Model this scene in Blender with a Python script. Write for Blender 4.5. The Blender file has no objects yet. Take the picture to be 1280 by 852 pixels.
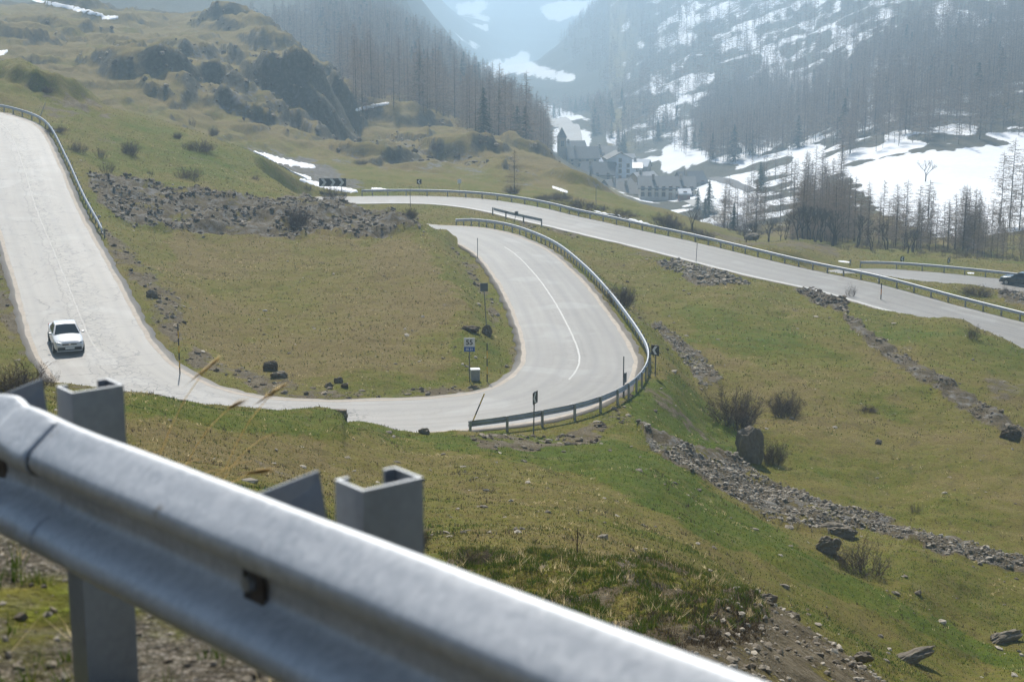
import bpy, bmesh, math, random
import numpy as np
from mathutils import Vector, Matrix
R = math.radians
rng = np.random.default_rng(7)
random.seed(7)
scene = bpy.context.scene
COL = scene.collection
PITCH, F = R(12.0), 2000.0          # F: focal length in pixels of a 1280 px wide frame
CP, SP = math.cos(PITCH), math.sin(PITCH)
SUN_AZ, SUN_EL = R(-9.5), R(48)       # the sun stands ahead, a little to the left

# ------------------------------------------------------------------ helpers
def link(o):
    COL.objects.link(o); return o

def tag(o, label=None, cat=None, group=None, kind=None):
    if label: o['label'] = label
    if cat: o['category'] = cat
    if group: o['group'] = group
    if kind: o['kind'] = kind
    return o

def np_mesh(name, verts, faces, mats=(), midx=None, smooth=True, parent=None):
    """faces: (n,3) or (n,4) array, or list of lists"""
    me = bpy.data.meshes.new(name)
    verts = np.asarray(verts, dtype=np.float32)
    if isinstance(faces, np.ndarray):
        n, k = faces.shape
        me.vertices.add(len(verts)); me.vertices.foreach_set('co', verts.ravel())
        me.loops.add(n*k); me.loops.foreach_set('vertex_index', faces.astype(np.int32).ravel())
        me.polygons.add(n)
        me.polygons.foreach_set('loop_start', np.arange(0, n*k, k, dtype=np.int32))
        me.polygons.foreach_set('loop_total', np.full(n, k, dtype=np.int32))
        me.update(calc_edges=True)
    else:
        me.from_pydata([tuple(map(float, v)) for v in verts], [], faces)
        me.update()
    for m in mats: me.materials.append(m)
    if midx is not None: me.polygons.foreach_set('material_index', np.asarray(midx, dtype=np.int32))
    me.polygons.foreach_set('use_smooth', np.full(len(me.polygons), smooth, dtype=bool))
    me.validate()
    o = bpy.data.objects.new(name, me); link(o)
    if parent is not None: o.parent = parent
    return o

def empty(name, loc=(0, 0, 0), rz=0.0):
    o = bpy.data.objects.new(name, None); link(o)
    o.empty_display_size = 0.2
    o.location = loc; o.rotation_euler = (0, 0, rz)
    return o

def bm_obj(name, bm, mat, parent=None, smooth=False, bevel=0.0):
    if bevel > 0:
        bmesh.ops.bevel(bm, geom=list(bm.edges), offset=bevel, segments=2, affect='EDGES', profile=0.6)
    bmesh.ops.recalc_face_normals(bm, faces=list(bm.faces))
    me = bpy.data.meshes.new(name); bm.to_mesh(me); bm.free()
    if mat: me.materials.append(mat)
    for p in me.polygons: p.use_smooth = smooth
    o = bpy.data.objects.new(name, me); link(o)
    if parent is not None: o.parent = parent
    return o

def add_box(bm, c, s, rot=None):
    m = Matrix.Translation(c)
    if rot is not None: m = m @ rot.to_4x4()
    m = m @ Matrix.Diagonal((s[0], s[1], s[2], 1))
    return bmesh.ops.create_cube(bm, size=1.0, matrix=m)['verts']

def add_tube(bm, p0, p1, r0, r1=None, n=8):
    r1 = r0 if r1 is None else r1
    p0, p1 = Vector(p0), Vector(p1)
    d = p1-p0
    m = Matrix.Translation((p0+p1)/2) @ d.to_track_quat('Z', 'Y').to_matrix().to_4x4()
    return bmesh.ops.create_cone(bm, cap_ends=True, segments=n, radius1=r0, radius2=r1, depth=d.length, matrix=m)['verts']

def prism(bm, pts, h0, h1, axis='z', M=None):
    """extrude a 2-D outline between h0 and h1"""
    def mk(p, h):
        v = {'z': (p[0], p[1], h), 'y': (p[0], h, p[1]), 'x': (h, p[0], p[1])}[axis]
        v = Vector(v)
        return bm.verts.new(M @ v if M else v)
    a = [mk(p, h0) for p in pts]; b = [mk(p, h1) for p in pts]
    n = len(pts)
    bm.faces.new(a[::-1]); bm.faces.new(b)
    for i in range(n):
        bm.faces.new((a[i], a[(i+1) % n], b[(i+1) % n], b[i]))

def smooth01(x):
    x = np.clip(x, 0, 1); return x*x*(3-2*x)

def sstep(e0, e1, x):
    return smooth01((x-e0)/(e1-e0))

def gnoise(x, y, seed=0):
    x = np.asarray(x, dtype=np.float64); y = np.asarray(y, dtype=np.float64)
    xi = np.floor(x).astype(np.int64); yi = np.floor(y).astype(np.int64)
    xf, yf = x-xi, y-yi
    def g(ix, iy, dx, dy):
        h = (ix*374761393 + iy*668265263 + seed*1442695041) & 0xffffffff
        h = ((h ^ (h >> 13))*1274126177) & 0xffffffff
        h = h ^ (h >> 16)
        an = h*(2*np.pi/4294967296.0)
        return np.cos(an)*dx + np.sin(an)*dy
    u = xf**3*(xf*(xf*6-15)+10); v = yf**3*(yf*(yf*6-15)+10)
    a = g(xi, yi, xf, yf)*(1-u) + g(xi+1, yi, xf-1, yf)*u
    b = g(xi, yi+1, xf, yf-1)*(1-u) + g(xi+1, yi+1, xf-1, yf-1)*u
    return (a*(1-v)+b*v)*1.4

def fbm(x, y, octv=4, seed=0):
    r, amp, f = 0, 1.0, 1.0
    for i in range(octv):
        r = r + amp*gnoise(x*f+17.3*i, y*f-9.1*i, seed+i); amp *= 0.5; f *= 2.03
    return r

# ------------------------------------------------------------------ pixel <-> ray
def pix2at(px, py):
    u = (np.asarray(px, float)-640)/F; v = (np.asarray(py, float)-426)/F
    den = CP - v*SP
    return u/den, (-SP - v*CP)/den      # X/Y and Z/Y

def at2pix(a, t):
    v = -(SP+t*CP)/(CP-t*SP)
    return 640+F*a*(CP-v*SP), 426+F*v

def at3(px, py, d):
    a, t = pix2at(px, py)
    return Vector((float(a)*d, d, float(t)*d))

# ------------------------------------------------------------------ node helpers
class NT:
    def __init__(self, name):
        self.m = bpy.data.materials.new(name); self.m.use_nodes = True
        self.t = self.m.node_tree; self.t.nodes.clear()
        self.out = self.t.nodes.new('ShaderNodeOutputMaterial')
        self.b = self.t.nodes.new('ShaderNodeBsdfPrincipled')
        self.t.links.new(self.b.outputs[0], self.out.inputs['Surface'])
    def n(self, typ, **kw):
        nd = self.t.nodes.new(typ)
        for k, v in kw.items():
            if k.startswith('i_'):
                nd.inputs[int(k[2:])].default_value = v
            else: setattr(nd, k, v)
        return nd
    def l(self, a, b): self.t.links.new(a, b)
    def noise(self, vec, scale, detail=4, rough=0.55, dist=0.0):
        nd = self.n('ShaderNodeTexNoise'); nd.inputs['Scale'].default_value = scale
        nd.inputs['Detail'].default_value = detail; nd.inputs['Roughness'].default_value = rough
        nd.inputs['Distortion'].default_value = dist
        if vec is not None: self.l(vec, nd.inputs['Vector'])
        return nd.outputs['Fac']
    def ramp(self, fac, stops):
        nd = self.n('ShaderNodeValToRGB'); cr = nd.color_ramp
        while len(cr.elements) < len(stops): cr.elements.new(0.5)
        for e, (p, c) in zip(cr.elements, stops):
            e.position = p; e.color = (c, c, c, 1) if isinstance(c, (int, float)) else (*c, 1)
        self.l(fac, nd.inputs[0]); return nd.outputs[0]
    def mix(self, fac, a, b, mode='MIX'):
        nd = self.n('ShaderNodeMix'); nd.data_type = 'RGBA'; nd.blend_type = mode
        for q, v in ((0, fac), (6, a), (7, b)):
            sock = nd.inputs[q]
            if hasattr(v, 'links'): self.l(v, sock)
            elif isinstance(v, (int, float)): sock.default_value = v if q == 0 else (v, v, v, 1)
            else: sock.default_value = (*v, 1)
        return nd.outputs[2]
    def math(self, op, a, b=None, c=None, clamp=False):
        nd = self.n('ShaderNodeMath'); nd.operation = op; nd.use_clamp = clamp
        for i, v in enumerate((a, b, c)):
            if v is None: continue
            if hasattr(v, 'links'): self.l(v, nd.inputs[i])
            else: nd.inputs[i].default_value = v
        return nd.outputs[0]
    def bump(self, h, strength, dist):
        nd = self.n('ShaderNodeBump'); nd.inputs['Strength'].default_value = strength
        nd.inputs['Distance'].default_value = dist
        self.l(h, nd.inputs['Height']); self.l(nd.outputs[0], self.b.inputs['Normal'])
    def set(self, **kw):
        for k, v in kw.items():
            s = self.b.inputs[k.replace('_', ' ')]
            if hasattr(v, 'links'): self.l(v, s)
            elif isinstance(v, tuple) and len(v) == 3: s.default_value = (*v, 1)
            else: s.default_value = v
        return self
    def obj(self):
        return self.n('ShaderNodeTexCoord').outputs['Object']
    def attr(self, name):
        return self.n('ShaderNodeAttribute', attribute_name=name)

def simple_mat(name, col, rough=0.6, metal=0.0, var=0.25, scale=6.0, bump=0.0, spec=0.5):
    """base colour broken up by two noises"""
    t = NT(name); v = t.obj()
    n1 = t.noise(v, scale, 5, 0.6); n2 = t.noise(v, scale*7, 3, 0.6)
    f = t.math('ADD', t.math('MULTIPLY', n1, 0.7), t.math('MULTIPLY', n2, 0.3))
    lo = tuple(c*(1-var) for c in col); hi = tuple(min(1, c*(1+var)) for c in col)
    t.set(Base_Color=t.ramp(f, [(0.3, lo), (0.7, hi)]), Roughness=rough, Metallic=metal)
    t.b.inputs['Specular IOR Level'].default_value = spec
    if bump: t.bump(f, 0.5, bump)
    return t.m
# ------------------------------------------------------------------ terrain control points (px, py of the photo's frame, metres ahead)
# roads: stations along the centreline
ROAD_MAIN = [(-70,137,184),(-30,142,179),(8,160,172),(28,205,154),(45,260,134),(69,318,116.7),(89,366,105.7),(110,418,95),(135,455,88.5),
    (170,483,84),(215,500,81),(270,512,79),(330,518,78.5),(400,521,78.5),(470,520,79),(540,517,79.5),(600,511,80.5),
    (660,500,82.5),(703,482,87),(724,455,93.5),(720,430,100.5),(706,400,109),(690,372,118),(668,342,129.5),(638,313,143),
    (600,295,153.5),(560,285.5,159),(500,283.5,167),(440,271,178),(402,259,186),(402,250,193),(441,249,192),(523,249,192),(585,252,189),
    (640,261,184),(678,270,179),(722,280,175),(764,290,171),(826,304,165),(900,322,157),(977,341,150),(1060,358,144),
    (1150,384,137),(1280,418,127.6),(1370,446,121)]
ROAD_LOW = [(1035,346,171),(1085,341.5,173),(1130,343,171.5),(1180,347.5,169),(1240,354,166),(1300,362,163),(1380,375,159)]
HALF = 3.55
CTRL = [
# near bank under the guardrail (mostly hidden)
# bank with tussocks
(560,690,31),(600,700,27.5),(650,692,29),(700,697,29),(700,745,22.5),(800,705,29),(800,790,19.5),(870,722,28.5),(900,735,28),
(900,835,17.5),(930,745,28),(1000,790,27.5),(1100,848,26),(1000,860,21),
(930,800,33.5),(930,742,47),(1000,840,34),(1000,790,45),(1100,880,35),(1100,846,44),(1200,900,42),(1280,905,44),(1280,860,50),
(800,722,34),(800,698,40),(700,707,33),(700,688,37),(870,745,34),(870,722,43),(560,680,35),
# meadow this side of the road
(500,660,42),(600,640,46),(600,590,58),(600,560,66),(600,543,71.5),(400,600,50),(400,540,61),(400,516,66),(400,534,73),
(460,530,70),(500,538,71.5),(500,560,64),
(300,560,52),(300,510,62),(300,527,71),(200,540,50),(200,496,60),(200,512,70),(60,480,60),(60,500,70),(0,470,61),(0,500,70),(-60,465,61),(-60,500,70),
(130,490,60),(130,510,70),
(720,560,70),(680,548,73.5),(800,640,53),(800,590,62),(900,660,58),(900,700,49),(1000,700,58),(1060,700,63),(1150,720,62),(1100,790,53),
(1200,850,51),(1280,790,60),(1200,780,59),
# scree gully and right meadow
(820,545,78),(860,570,76),(900,610,72),(1000,660,70),(1100,640,78),(1280,650,76),(1280,715,69),(950,600,80),(1000,620,78),
(850,500,92),(900,520,93),(850,460,103),(820,400,119),(760,350,138),(900,420,114),(900,380,126),(1000,450,107),(1100,450,108),(1280,450,112),
(1000,550,89),(1100,550,90),(1280,550,91),(780,525,80),
# near side of the second road
(1000,372,137),(1100,387,130.5),(1200,393,126),(1280,424,120),(860,340,148),(760,320,155),(720,302,162),(650,283,169.5),(600,271,175),(540,267,177),(490,268,177),
# between second and third road
(1150,362,151),(1250,372,148),(1060,341,159),(1000,321,174),(930,308,181),(1320,385,143),
# inner meadow
(250,400,103),(200,352,112),(150,312,123),(350,491,83.5),(450,480,85.5),(450,400,103.5),(560,400,103),(620,440,92.5),(560,330,126),
(450,320,129),(350,320,129),(250,320,128),(560,297,142),(520,287,147),(520,290,160),(620,370,111),(595,325,131),
# left of the left road
(0,400,96),(10,450,88),(-60,350,108),(0,300,118),(-60,440,90),
# rubble ridge
(200,280,138),(300,293,138),(400,293,140),(480,290,143),(150,232,150),(230,240,150),(330,246,153),(420,254,157),(480,268,158),(420,268,167),(480,282,166),
# plateau and its knoll
(100,190,165),(200,210,168),(300,225,170),(375,246,172),(250,163,200),(320,192,198),(370,224,191),(150,140,200),
(30,84,222),(100,122,208),(50,128,190),(-60,84,222),(180,146,205),(100,140,240),(30,110,250),
# gully behind it with snow
(250,185,228),(320,204,226),(370,214,226),(350,200,240),(420,224,215),(415,238,199),
# left hills
(420,190,270),(330,165,270),(230,138,270),(150,110,280),(60,75,300),(150,72,330),(250,108,310),(250,68,350),(330,110,340),(380,130,330),
(425,175,315),(340,60,385),(240,40,420),(120,40,400),(40,30,400),(50,5,500),(200,15,480),(300,30,450),(-60,30,400),(-60,5,500),
(300,60,540),(350,80,500),(425,125,430),(200,30,560),(50,20,600),
(470,172,325),(470,135,400),(540,190,300),(560,150,400),(600,215,260),(640,240,225),(700,250,218),(760,262,213),(830,283,205),(900,304,200),
(740,232,270),(700,205,330),(830,262,245),(880,283,226),(740,262,400),(830,300,330),(640,185,400),
# village and valley floor
(830,248,480),(760,225,560),(880,262,400),(930,285,300),(960,303,232),(1000,299,214),(1000,292,280),(1000,265,340),(700,205,640),
(700,150,900),(640,122,1250),(560,125,1100),(640,168,820),(600,100,1700),
# forested slope of the left mountain
(480,110,480),(480,60,620),(480,0,900),(480,-60,1000),(560,130,560),(560,85,750),(640,165,520),(640,150,620),(700,205,450),
(420,40,700),(420,-60,900),(300,-10,800),(200,-30,800),(0,-40,750),(-60,-40,750),(505,50,850),(505,-10,1000),(545,75,850),(560,105,950),
(300,-80,1000),(0,-90,950),(480,-80,1300),(300,-90,2000),(0,-90,2000),(480,-70,2500),
# far mountain
(600,70,2200),(600,20,3200),(600,-40,4500),(700,10,3200),(700,-40,4500),(520,20,3200),(520,-40,4500),(700,75,2300),(400,-60,4500),(900,-45,4500),(1280,-45,4500),(0,-60,4500),
# right slope
(760,130,1100),(700,60,1650),(640,100,1650),(745,10,1900),(860,100,950),(860,40,1250),(860,-30,1700),(1000,150,640),(1000,80,850),(1000,0,1150),(1000,-60,1500),
(1130,150,480),(1130,80,660),(1130,0,900),(1130,-70,1200),(1280,150,430),(1280,80,580),(1280,0,760),(1280,-70,1000),(1340,0,720),(1340,150,415),
(860,-40,2600),(1130,-60,2600),(1280,-60,2600),
(900,200,560),(860,230,520),(930,240,440),(960,200,520),(1050,215,420),(1050,260,330),(1180,195,400),(1180,260,320),(1280,200,390),(1280,270,290),
(1180,310,245),(1280,320,232),(1100,318,204),(1180,324,199),(1280,334,190),(1100,300,260),(1340,330,190),
]
CTRL_Z = []        # (px, z, d)
for px in (-60, 150, 380, 600):
    CTRL_Z += [(px,-1.6,2.0),(px,-1.65,3.5),(px,-2.0,5),(px,-3.3,8),(px,-5.2,12),(px,-7.8,18)]
for px in (-60, 150, 350): CTRL_Z += [(px,-10.6,30),(px,-12.6,40)]
CTRL_Z += [(480,-9.3,24),(520,-8.6,21)]
for px in (850, 1080, 1340):
    CTRL_Z += [(px,-1.6,2.0),(px,-1.75,3.5),(px,-2.5,5),(px,-4.0,8),(px,-6.0,12)]
for px in (1150, 1340): CTRL_Z += [(px,-9.4,18),(px,-13.5,28),(px,-17.5,36)]

SX, SL = 100.0, 0.2
def coordq(a, d): return a*F*0.97/SX, np.log(d)/SL
pts = [(p[0], p[1], p[2]) for p in CTRL+ROAD_MAIN+ROAD_LOW]
pa = np.array(pts, float)
aa, tt = pix2at(pa[:, 0], pa[:, 1])
za = np.array(CTRL_Z, float)
az_ = (za[:, 0]-640)/F/0.955; tz_ = za[:, 1]/za[:, 2]
a_all = np.concatenate([aa, az_]); t_all = np.concatenate([tt, tz_]); d_all = np.concatenate([pa[:, 2], za[:, 2]])
qx, ql = coordq(a_all, d_all)
def tpsk(r2): return 0.5*r2*np.log(r2+1e-12)
N = len(qx)
Kx = tpsk((qx[:, None]-qx)**2+(ql[:, None]-ql)**2) + np.eye(N)*0.03
Pm = np.stack([np.ones(N), qx, ql], 1)
Mx = np.block([[Kx, Pm], [Pm.T, np.zeros((3, 3))]])
sol = np.linalg.solve(Mx, np.concatenate([t_all*F, np.zeros(3)]))
def tps(qxe, qle):
    out = np.empty(qxe.size); xs, ls = qxe.ravel(), qle.ravel()
    for i in range(0, out.size, 20000):
        x, l = xs[i:i+20000], ls[i:i+20000]
        r2 = (x[:, None]-qx)**2+(l[:, None]-ql)**2
        out[i:i+20000] = tpsk(r2)@sol[:N] + sol[N]+sol[N+1]*x+sol[N+2]*l
    return (out/F).reshape(qxe.shape)

def seq(*segs):
    r = []
    for a0, a1, st in segs: r.append(np.arange(a0, a1-1e-9, st))
    return np.concatenate(r)
A = np.concatenate([-np.array([3, 2.2, 1.6, 1.2, .9, .7, .6, .52, .46, .42, .40]), np.arange(-0.38, 0.3801, 0.00125), np.array([.40, .42, .46, .52, .6, .7, .9, 1.2, 1.6, 2.2, 3])])
Lg = np.concatenate([seq((math.log(0.8), math.log(2.5), .03), (math.log(2.5), math.log(6), .008), (math.log(6), math.log(17), .012), (math.log(17), math.log(215), .0042),
    (math.log(215), math.log(480), .0040), (math.log(480), math.log(560), .006), (math.log(560), math.log(5200), .013))])
Yg = np.exp(Lg)
# evaluate on a coarser grid, then interpolate
Ac = np.clip(A, -0.365, 0.365)
A3 = np.unique(np.concatenate([np.arange(-0.365, 0.3651, 0.005), [0.365]])); L3 = np.arange(Lg[0]-.02, Lg[-1]+.03, .0125)
T3 = tps(*np.meshgrid(A3*F*0.97/SX, L3/SL))            # rows L, cols A
def cub_idx(v, x0, h, n):
    f = (v-x0)/h; i = np.clip(np.floor(f).astype(int), 1, n-3); return i, np.clip(f-i, -1, 2)
def cubw(f):
    return [(-f+2*f*f-f**3)/2, (2-5*f*f+3*f**3)/2, (f+4*f*f-3*f**3)/2, (-f*f+f**3)/2]
ia, fa = cub_idx(Ac, A3[0], .005, len(A3)); il, fl = cub_idx(Lg, L3[0], .0125, len(L3))
wa, wl = cubw(fa), cubw(fl)
tmp = sum(wl[k][:, None]*T3[il-1+k] for k in range(4))
TG = sum(wa[k][None, :]*tmp[:, ia-1+k] for k in range(4))
Xg = A[None, :]*Yg[:, None]; YY = np.repeat(Yg[:, None], len(A), 1)
ZG = TG*YY
PXg, PYg = at2pix(np.repeat(A[None, :], len(Lg), 0), TG)

# knolls with a steep face toward the viewer: (px, half width px, d of the face, height, face depth, fall-off behind)
KN = [(185,75,292,6.0,8,26),(235,42,338,3.0,5,20),(350,48,372,5.5,6,25),(365,62,314,8.5,7,26),(208,36,274,3.0,4,14),(70,80,372,3.5,6,24),
      (95,40,452,4.5,7,26),(60,58,200,2.6,5,14),(290,50,424,5.0,7,25),(495,58,362,5.0,8,25),(580,50,292,3.5,6,20),(470,55,262,3.0,5,16),
      (720,40,256,2.2,5,14),(310,50,280,2.5,4,14),(430,22,330,7,4,25),(140,50,420,3,5,20),(20,50,330,3,5,20),(660,40,330,3,6,18),(545,40,430,4,8,20),(160,30,318,2.2,4,12),(265,30,300,2.5,4,12),(120,60,352,2,4,14),(30,60,345,2.2,4,14),(300,26,346,2.5,4,10),(395,24,290,3,4,12),(520,26,318,2.2,4,10),(615,30,268,1.6,4,10),(410,40,390,3.5,5,14),(255,70,282,3.0,6,20),(330,70,296,4.0,7,22),(400,40,308,6,6,24),(392,50,352,5,7,24),(320,60,402,3.5,7,24)]
for (px, hw, d, h, w, fo) in KN:
    u = (PXg-px)/hw
    warp = 5*gnoise(Xg/16, YY/16, 31) + 2*gnoise(Xg/5, YY/5, 32)
    e = YY-d-warp-8*np.clip(u, -2, 2)**2
    ZG += .92*h*np.exp(-u**4)*smooth01((e+w)/w)*np.exp(-np.clip(e, 0, None)/fo)*(np.abs(u) < 2.2)

# noise relief
def band(d, a0, a1, b0, b1): return sstep(a0, a1, d)*(1-sstep(b0, b1, d))
nz = (0.24*fbm(Xg/7, YY/7, 3, 1) + 0.11*fbm(Xg/1.8, YY/1.8, 3, 5))*band(YY, 15, 40, 240, 330)
nz += 0.9*fbm(Xg/22, YY/22, 4, 9)*band(YY, 210, 280, 700, 1200)*(1-.65*sstep(720, 800, PXg))
rid = 1-np.abs(gnoise(Xg/14, YY/14, 77)); nz += 1.1*(rid**3-.4)*band(YY, 240, 290, 460, 600)*(1-sstep(560, 680, PXg))
nz += 9*fbm(Xg/150, YY/150, 4, 21)*sstep(600, 1500, YY)
nz += 5*fbm(Xg/60, YY/90, 4, 23)*band(YY, 480, 620, 3000, 4000)*(1-sstep(600, 720, PXg))
nz += 2.5*fbm(Xg/45, YY/70, 4, 24)*band(YY, 420, 560, 2400, 3000)*sstep(720, 860, PXg)
ZG += nz

def polymask(poly, x, y):
    ins = np.zeros(x.shape, bool); n = len(poly)
    for i in range(n):
        x0, y0 = poly[i]; x1, y1 = poly[(i+1) % n]
        if y0 == y1: continue
        c = ((y0 > y) != (y1 > y)) & (x < (x1-x0)*(y-y0)/(y1-y0)+x0)
        ins ^= c
    return ins
jx = 9*fbm(Xg/5, YY/5, 4, 41); jy = 5*fbm(Xg/5, YY/5, 4, 45)
def region(poly, d0, d1, j=1.0):
    return polymask(poly, PXg+jx*j, PYg+jy*j) & (YY > d0) & (YY < d1)
RUBBLE = {
 'ridge': ([(105,222),(160,224),(230,238),(300,245),(380,250),(440,254),(525,277),(525,292),(430,296),(300,295),(220,292),(160,284),(125,262)],130,172),
 'scree': ([(795,533),(840,545),(900,568),(960,600),(1040,632),(1120,650),(1290,705),(1290,722),(1180,692),(1085,662),(1030,668),(960,650),(880,602),(815,560)],58,97),
 'pale': ([(818,398),(848,418),(888,452),(905,482),(880,492),(846,440),(812,408)],92,126),
 'heap': ([(818,332),(842,322),(900,338),(938,354),(932,364),(860,353)],138,158),
 'heap2': ([(985,357),(1012,360),(1062,378),(1058,392),(1010,376)],120,146),
 'strip': ([(1042,393),(1070,403),(1150,452),(1220,497),(1290,540),(1290,560),(1200,512),(1110,452)],80,128),
 'bank': ([(912,738),(940,742),(1000,772),(1150,850),(1100,900),(800,880),(800,815),(860,800)],16,32),
 'heap3': ([(1240,362),(1290,366),(1290,384),(1255,378)],140,160),
}
DIRT = [([(235,440),(330,470),(420,487),(560,484),(640,455),(640,480),(560,500),(420,506),(320,492),(240,466)],78,96),
 ([(120,300),(160,310),(215,360),(235,430),(215,440),(190,400),(160,345)],92,130),
 ([(0,300),(20,340),(45,440),(20,440),(-10,360)],80,125), ([(580,545),(700,535),(760,520),(790,505),(790,530),(700,560),(600,560)],66,86),
 ([(640,400),(655,430),(650,455),(625,470),(632,440)],84,110),([(575,300),(600,325),(625,370),(615,390),(595,340),(560,300)],105,150),
 ([(560,545),(1000,690),(1100,740),(1080,720),(900,620),(820,570)],1,2),
 ([(760,372),(800,400),(850,470),(830,440),(790,400)],90,140),([(650,262),(720,290),(720,296),(650,280)],160,182)]
m_rub = np.zeros(ZG.shape, np.float32); RUBM = {}
for k, (poly, d0, d1) in RUBBLE.items():
    RUBM[k] = region(poly, d0, d1, 0.8 if k in ('ridge', 'bank') else .5); m_rub[RUBM[k]] = 1
m_dirt = np.zeros(ZG.shape, np.float32)
for poly, d0, d1 in DIRT: m_dirt[region(poly, d0, d1, 1.4)] = 1
ZG += m_rub*(0.22*fbm(Xg/1.1, YY/1.1, 3, 61)+0.35*np.abs(fbm(Xg/4, YY/4, 2, 63)))*sstep(12, 40, YY)
TUSS = ([(545,690),(590,690),(700,695),(800,700),(870,715),(930,742),(960,770),(860,800),(800,830),(600,760)],15,33)
m_tus = region(*TUSS, .6).astype(np.float32)
ZG += m_tus*(0.13*fbm(Xg/.7, YY/.7, 3, 66)+.16*fbm(Xg/1.9, YY/1.9, 2, 67))
ZG += (.45*fbm(Xg/5, YY/5, 4, 68)+.2*fbm(Xg/1.8, YY/1.8, 3, 69))*band(YY, 232, 270, 480, 700)*(1-sstep(640, 720, PXg))
trc = ZG+1.2*fbm(Xg/14, YY/14, 3, 74)
ZG += (.42*np.sin(trc*2*np.pi/2.1)+.2*np.sin(trc*2*np.pi/.9+1))*band(YY, 225, 260, 470, 650)*(1-sstep(640, 720, PXg))*sstep(-.5, .2, fbm(Xg/20, YY/20, 3, 75))
_gy = np.gradient(ZG, axis=0)/np.gradient(YY, axis=0)
ZG += sstep(.25, .7, np.abs(_gy))*(.4*(1-np.abs(gnoise(Xg/3.4, YY/3.4, 201)))**2-.2+.3*(1-np.abs(gnoise(Xg/1.5, YY/1.5, 202)))**2)*band(YY, 232, 262, 470, 620)*(1-sstep(640, 740, PXg))
ZG += .5*fbm(Xg/3, YY/3, 4, 70)*(YY > 180)*(YY < 225)*(PXg < 160)*sstep(185, 195, YY)

ZG += RUBM['ridge']*(.55*fbm(Xg/4.5, YY/4.5, 3, 64)+.25*np.abs(fbm(Xg/2, YY/2, 3, 65)))
hs = blurm = region([(790,470),(850,470),(915,530),(945,600),(860,560),(780,530)],72,102,1.0)|region([(125,300),(165,310),(250,440),(215,440),(190,400),(160,345)],90,130,1.2)
ZG += hs*(.16*fbm(Xg/1.5, YY/1.5, 3, 91)+.14*np.abs(gnoise(Xg/2.6, YY/2.6, 92)))
# ------------------------------------------------------------------ roads: smooth centrelines
def catmull(P, n=24):
    P = np.array(P, float); out = []
    Q = np.vstack([2*P[0]-P[1], P, 2*P[-1]-P[-2]])
    for i in range(1, len(Q)-2):
        p0, p1, p2, p3 = Q[i-1:i+3]
        for s in np.arange(n)/n:
            out.append(0.5*((2*p1)+(-p0+p2)*s+(2*p0-5*p1+4*p2-p3)*s*s+(-p0+3*p1-3*p2+p3)*s**3))
    out.append(P[-1]); return np.array(out)
def resample(P, step):
    s = np.concatenate([[0], np.cumsum(np.linalg.norm(np.diff(P[:, :2], axis=0), axis=1))])
    u = np.linspace(0, s[-1], max(2, int(round(s[-1]/step))+1))
    return np.stack([np.interp(u, s, P[:, k]) for k in range(P.shape[1])], 1), u
def road_curve(st):
    P = catmull([at3(*p) for p in st])
    P, u = resample(P, 0.75)
    k = np.exp(-(np.arange(-14, 15)/6.0)**2); k /= k.sum()
    for c in range(3):
        kk = k if c == 2 else np.exp(-(np.arange(-14, 15)/2.5)**2)/np.exp(-(np.arange(-14, 15)/2.5)**2).sum()
        P[:, c] = np.convolve(np.pad(P[:, c], 14, mode='reflect', reflect_type='odd'), kk, 'valid')
    T = np.gradient(P[:, :2], axis=0); T /= np.linalg.norm(T, axis=1)[:, None]
    Nl = np.stack([-T[:, 1], T[:, 0]], 1)                # left normal
    return P, Nl, u
main, mainN, mainU = road_curve(ROAD_MAIN)
low, lowN, lowU = road_curve(ROAD_LOW)
for P in (main, low):
    sel = np.where((YY > P[:, 1].min()-16) & (YY < P[:, 1].max()+16) & (np.abs(A)[None, :] < .42))
    x, y = Xg[sel], YY[sel]; zz = ZG[sel].copy()
    for i in range(0, len(x), 20000):
        d2 = (x[i:i+20000, None]-P[None, :, 0])**2+(y[i:i+20000, None]-P[None, :, 1])**2
        j = d2.argmin(1); dm = np.sqrt(d2[np.arange(len(j)), j])
        w = 1-sstep(HALF+0.7, HALF+4.2, dm)
        zz[i:i+20000] = zz[i:i+20000]*(1-w)+(P[j, 2]-0.10)*w
    ZG[sel] = zz
# grassy end of the inner meadow that hides the upper end of the hairpin
ZG += 1.0*band(PXg, 455, 495, 556, 574)*band(YY, 137, 146, 151.5, 155)
# bank edge with a little retaining wall that hides part of the road
ZG += .42*sstep(250, 400, PXg)*(1-sstep(428, 433, PXg))*sstep(56, 66, YY)*(1-sstep(70.2, 71.2, YY))
# level strip along the near guardrail
RA, RD, RN = np.array([-1.09, 3.33]), np.array([.628, -.778]), np.array([.778, .628])
def rail_plane(x, y):
    s = (x-RA[0])*RD[0]+(y-RA[1])*RD[1]; n = (x-RA[0])*RN[0]+(y-RA[1])*RN[1]
    return -1.60+.05*np.clip(s, -12, 30), n
zp, nn_ = rail_plane(Xg, YY)
w = 1-sstep(0.75, 2.3, nn_); ZG = ZG*(1-w)+(zp+0.03*fbm(Xg/.35, YY/.35, 3, 90))*w
TG = ZG/YY
PXg, PYg = at2pix(np.repeat(A[None, :], len(Lg), 0), TG)

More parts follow.
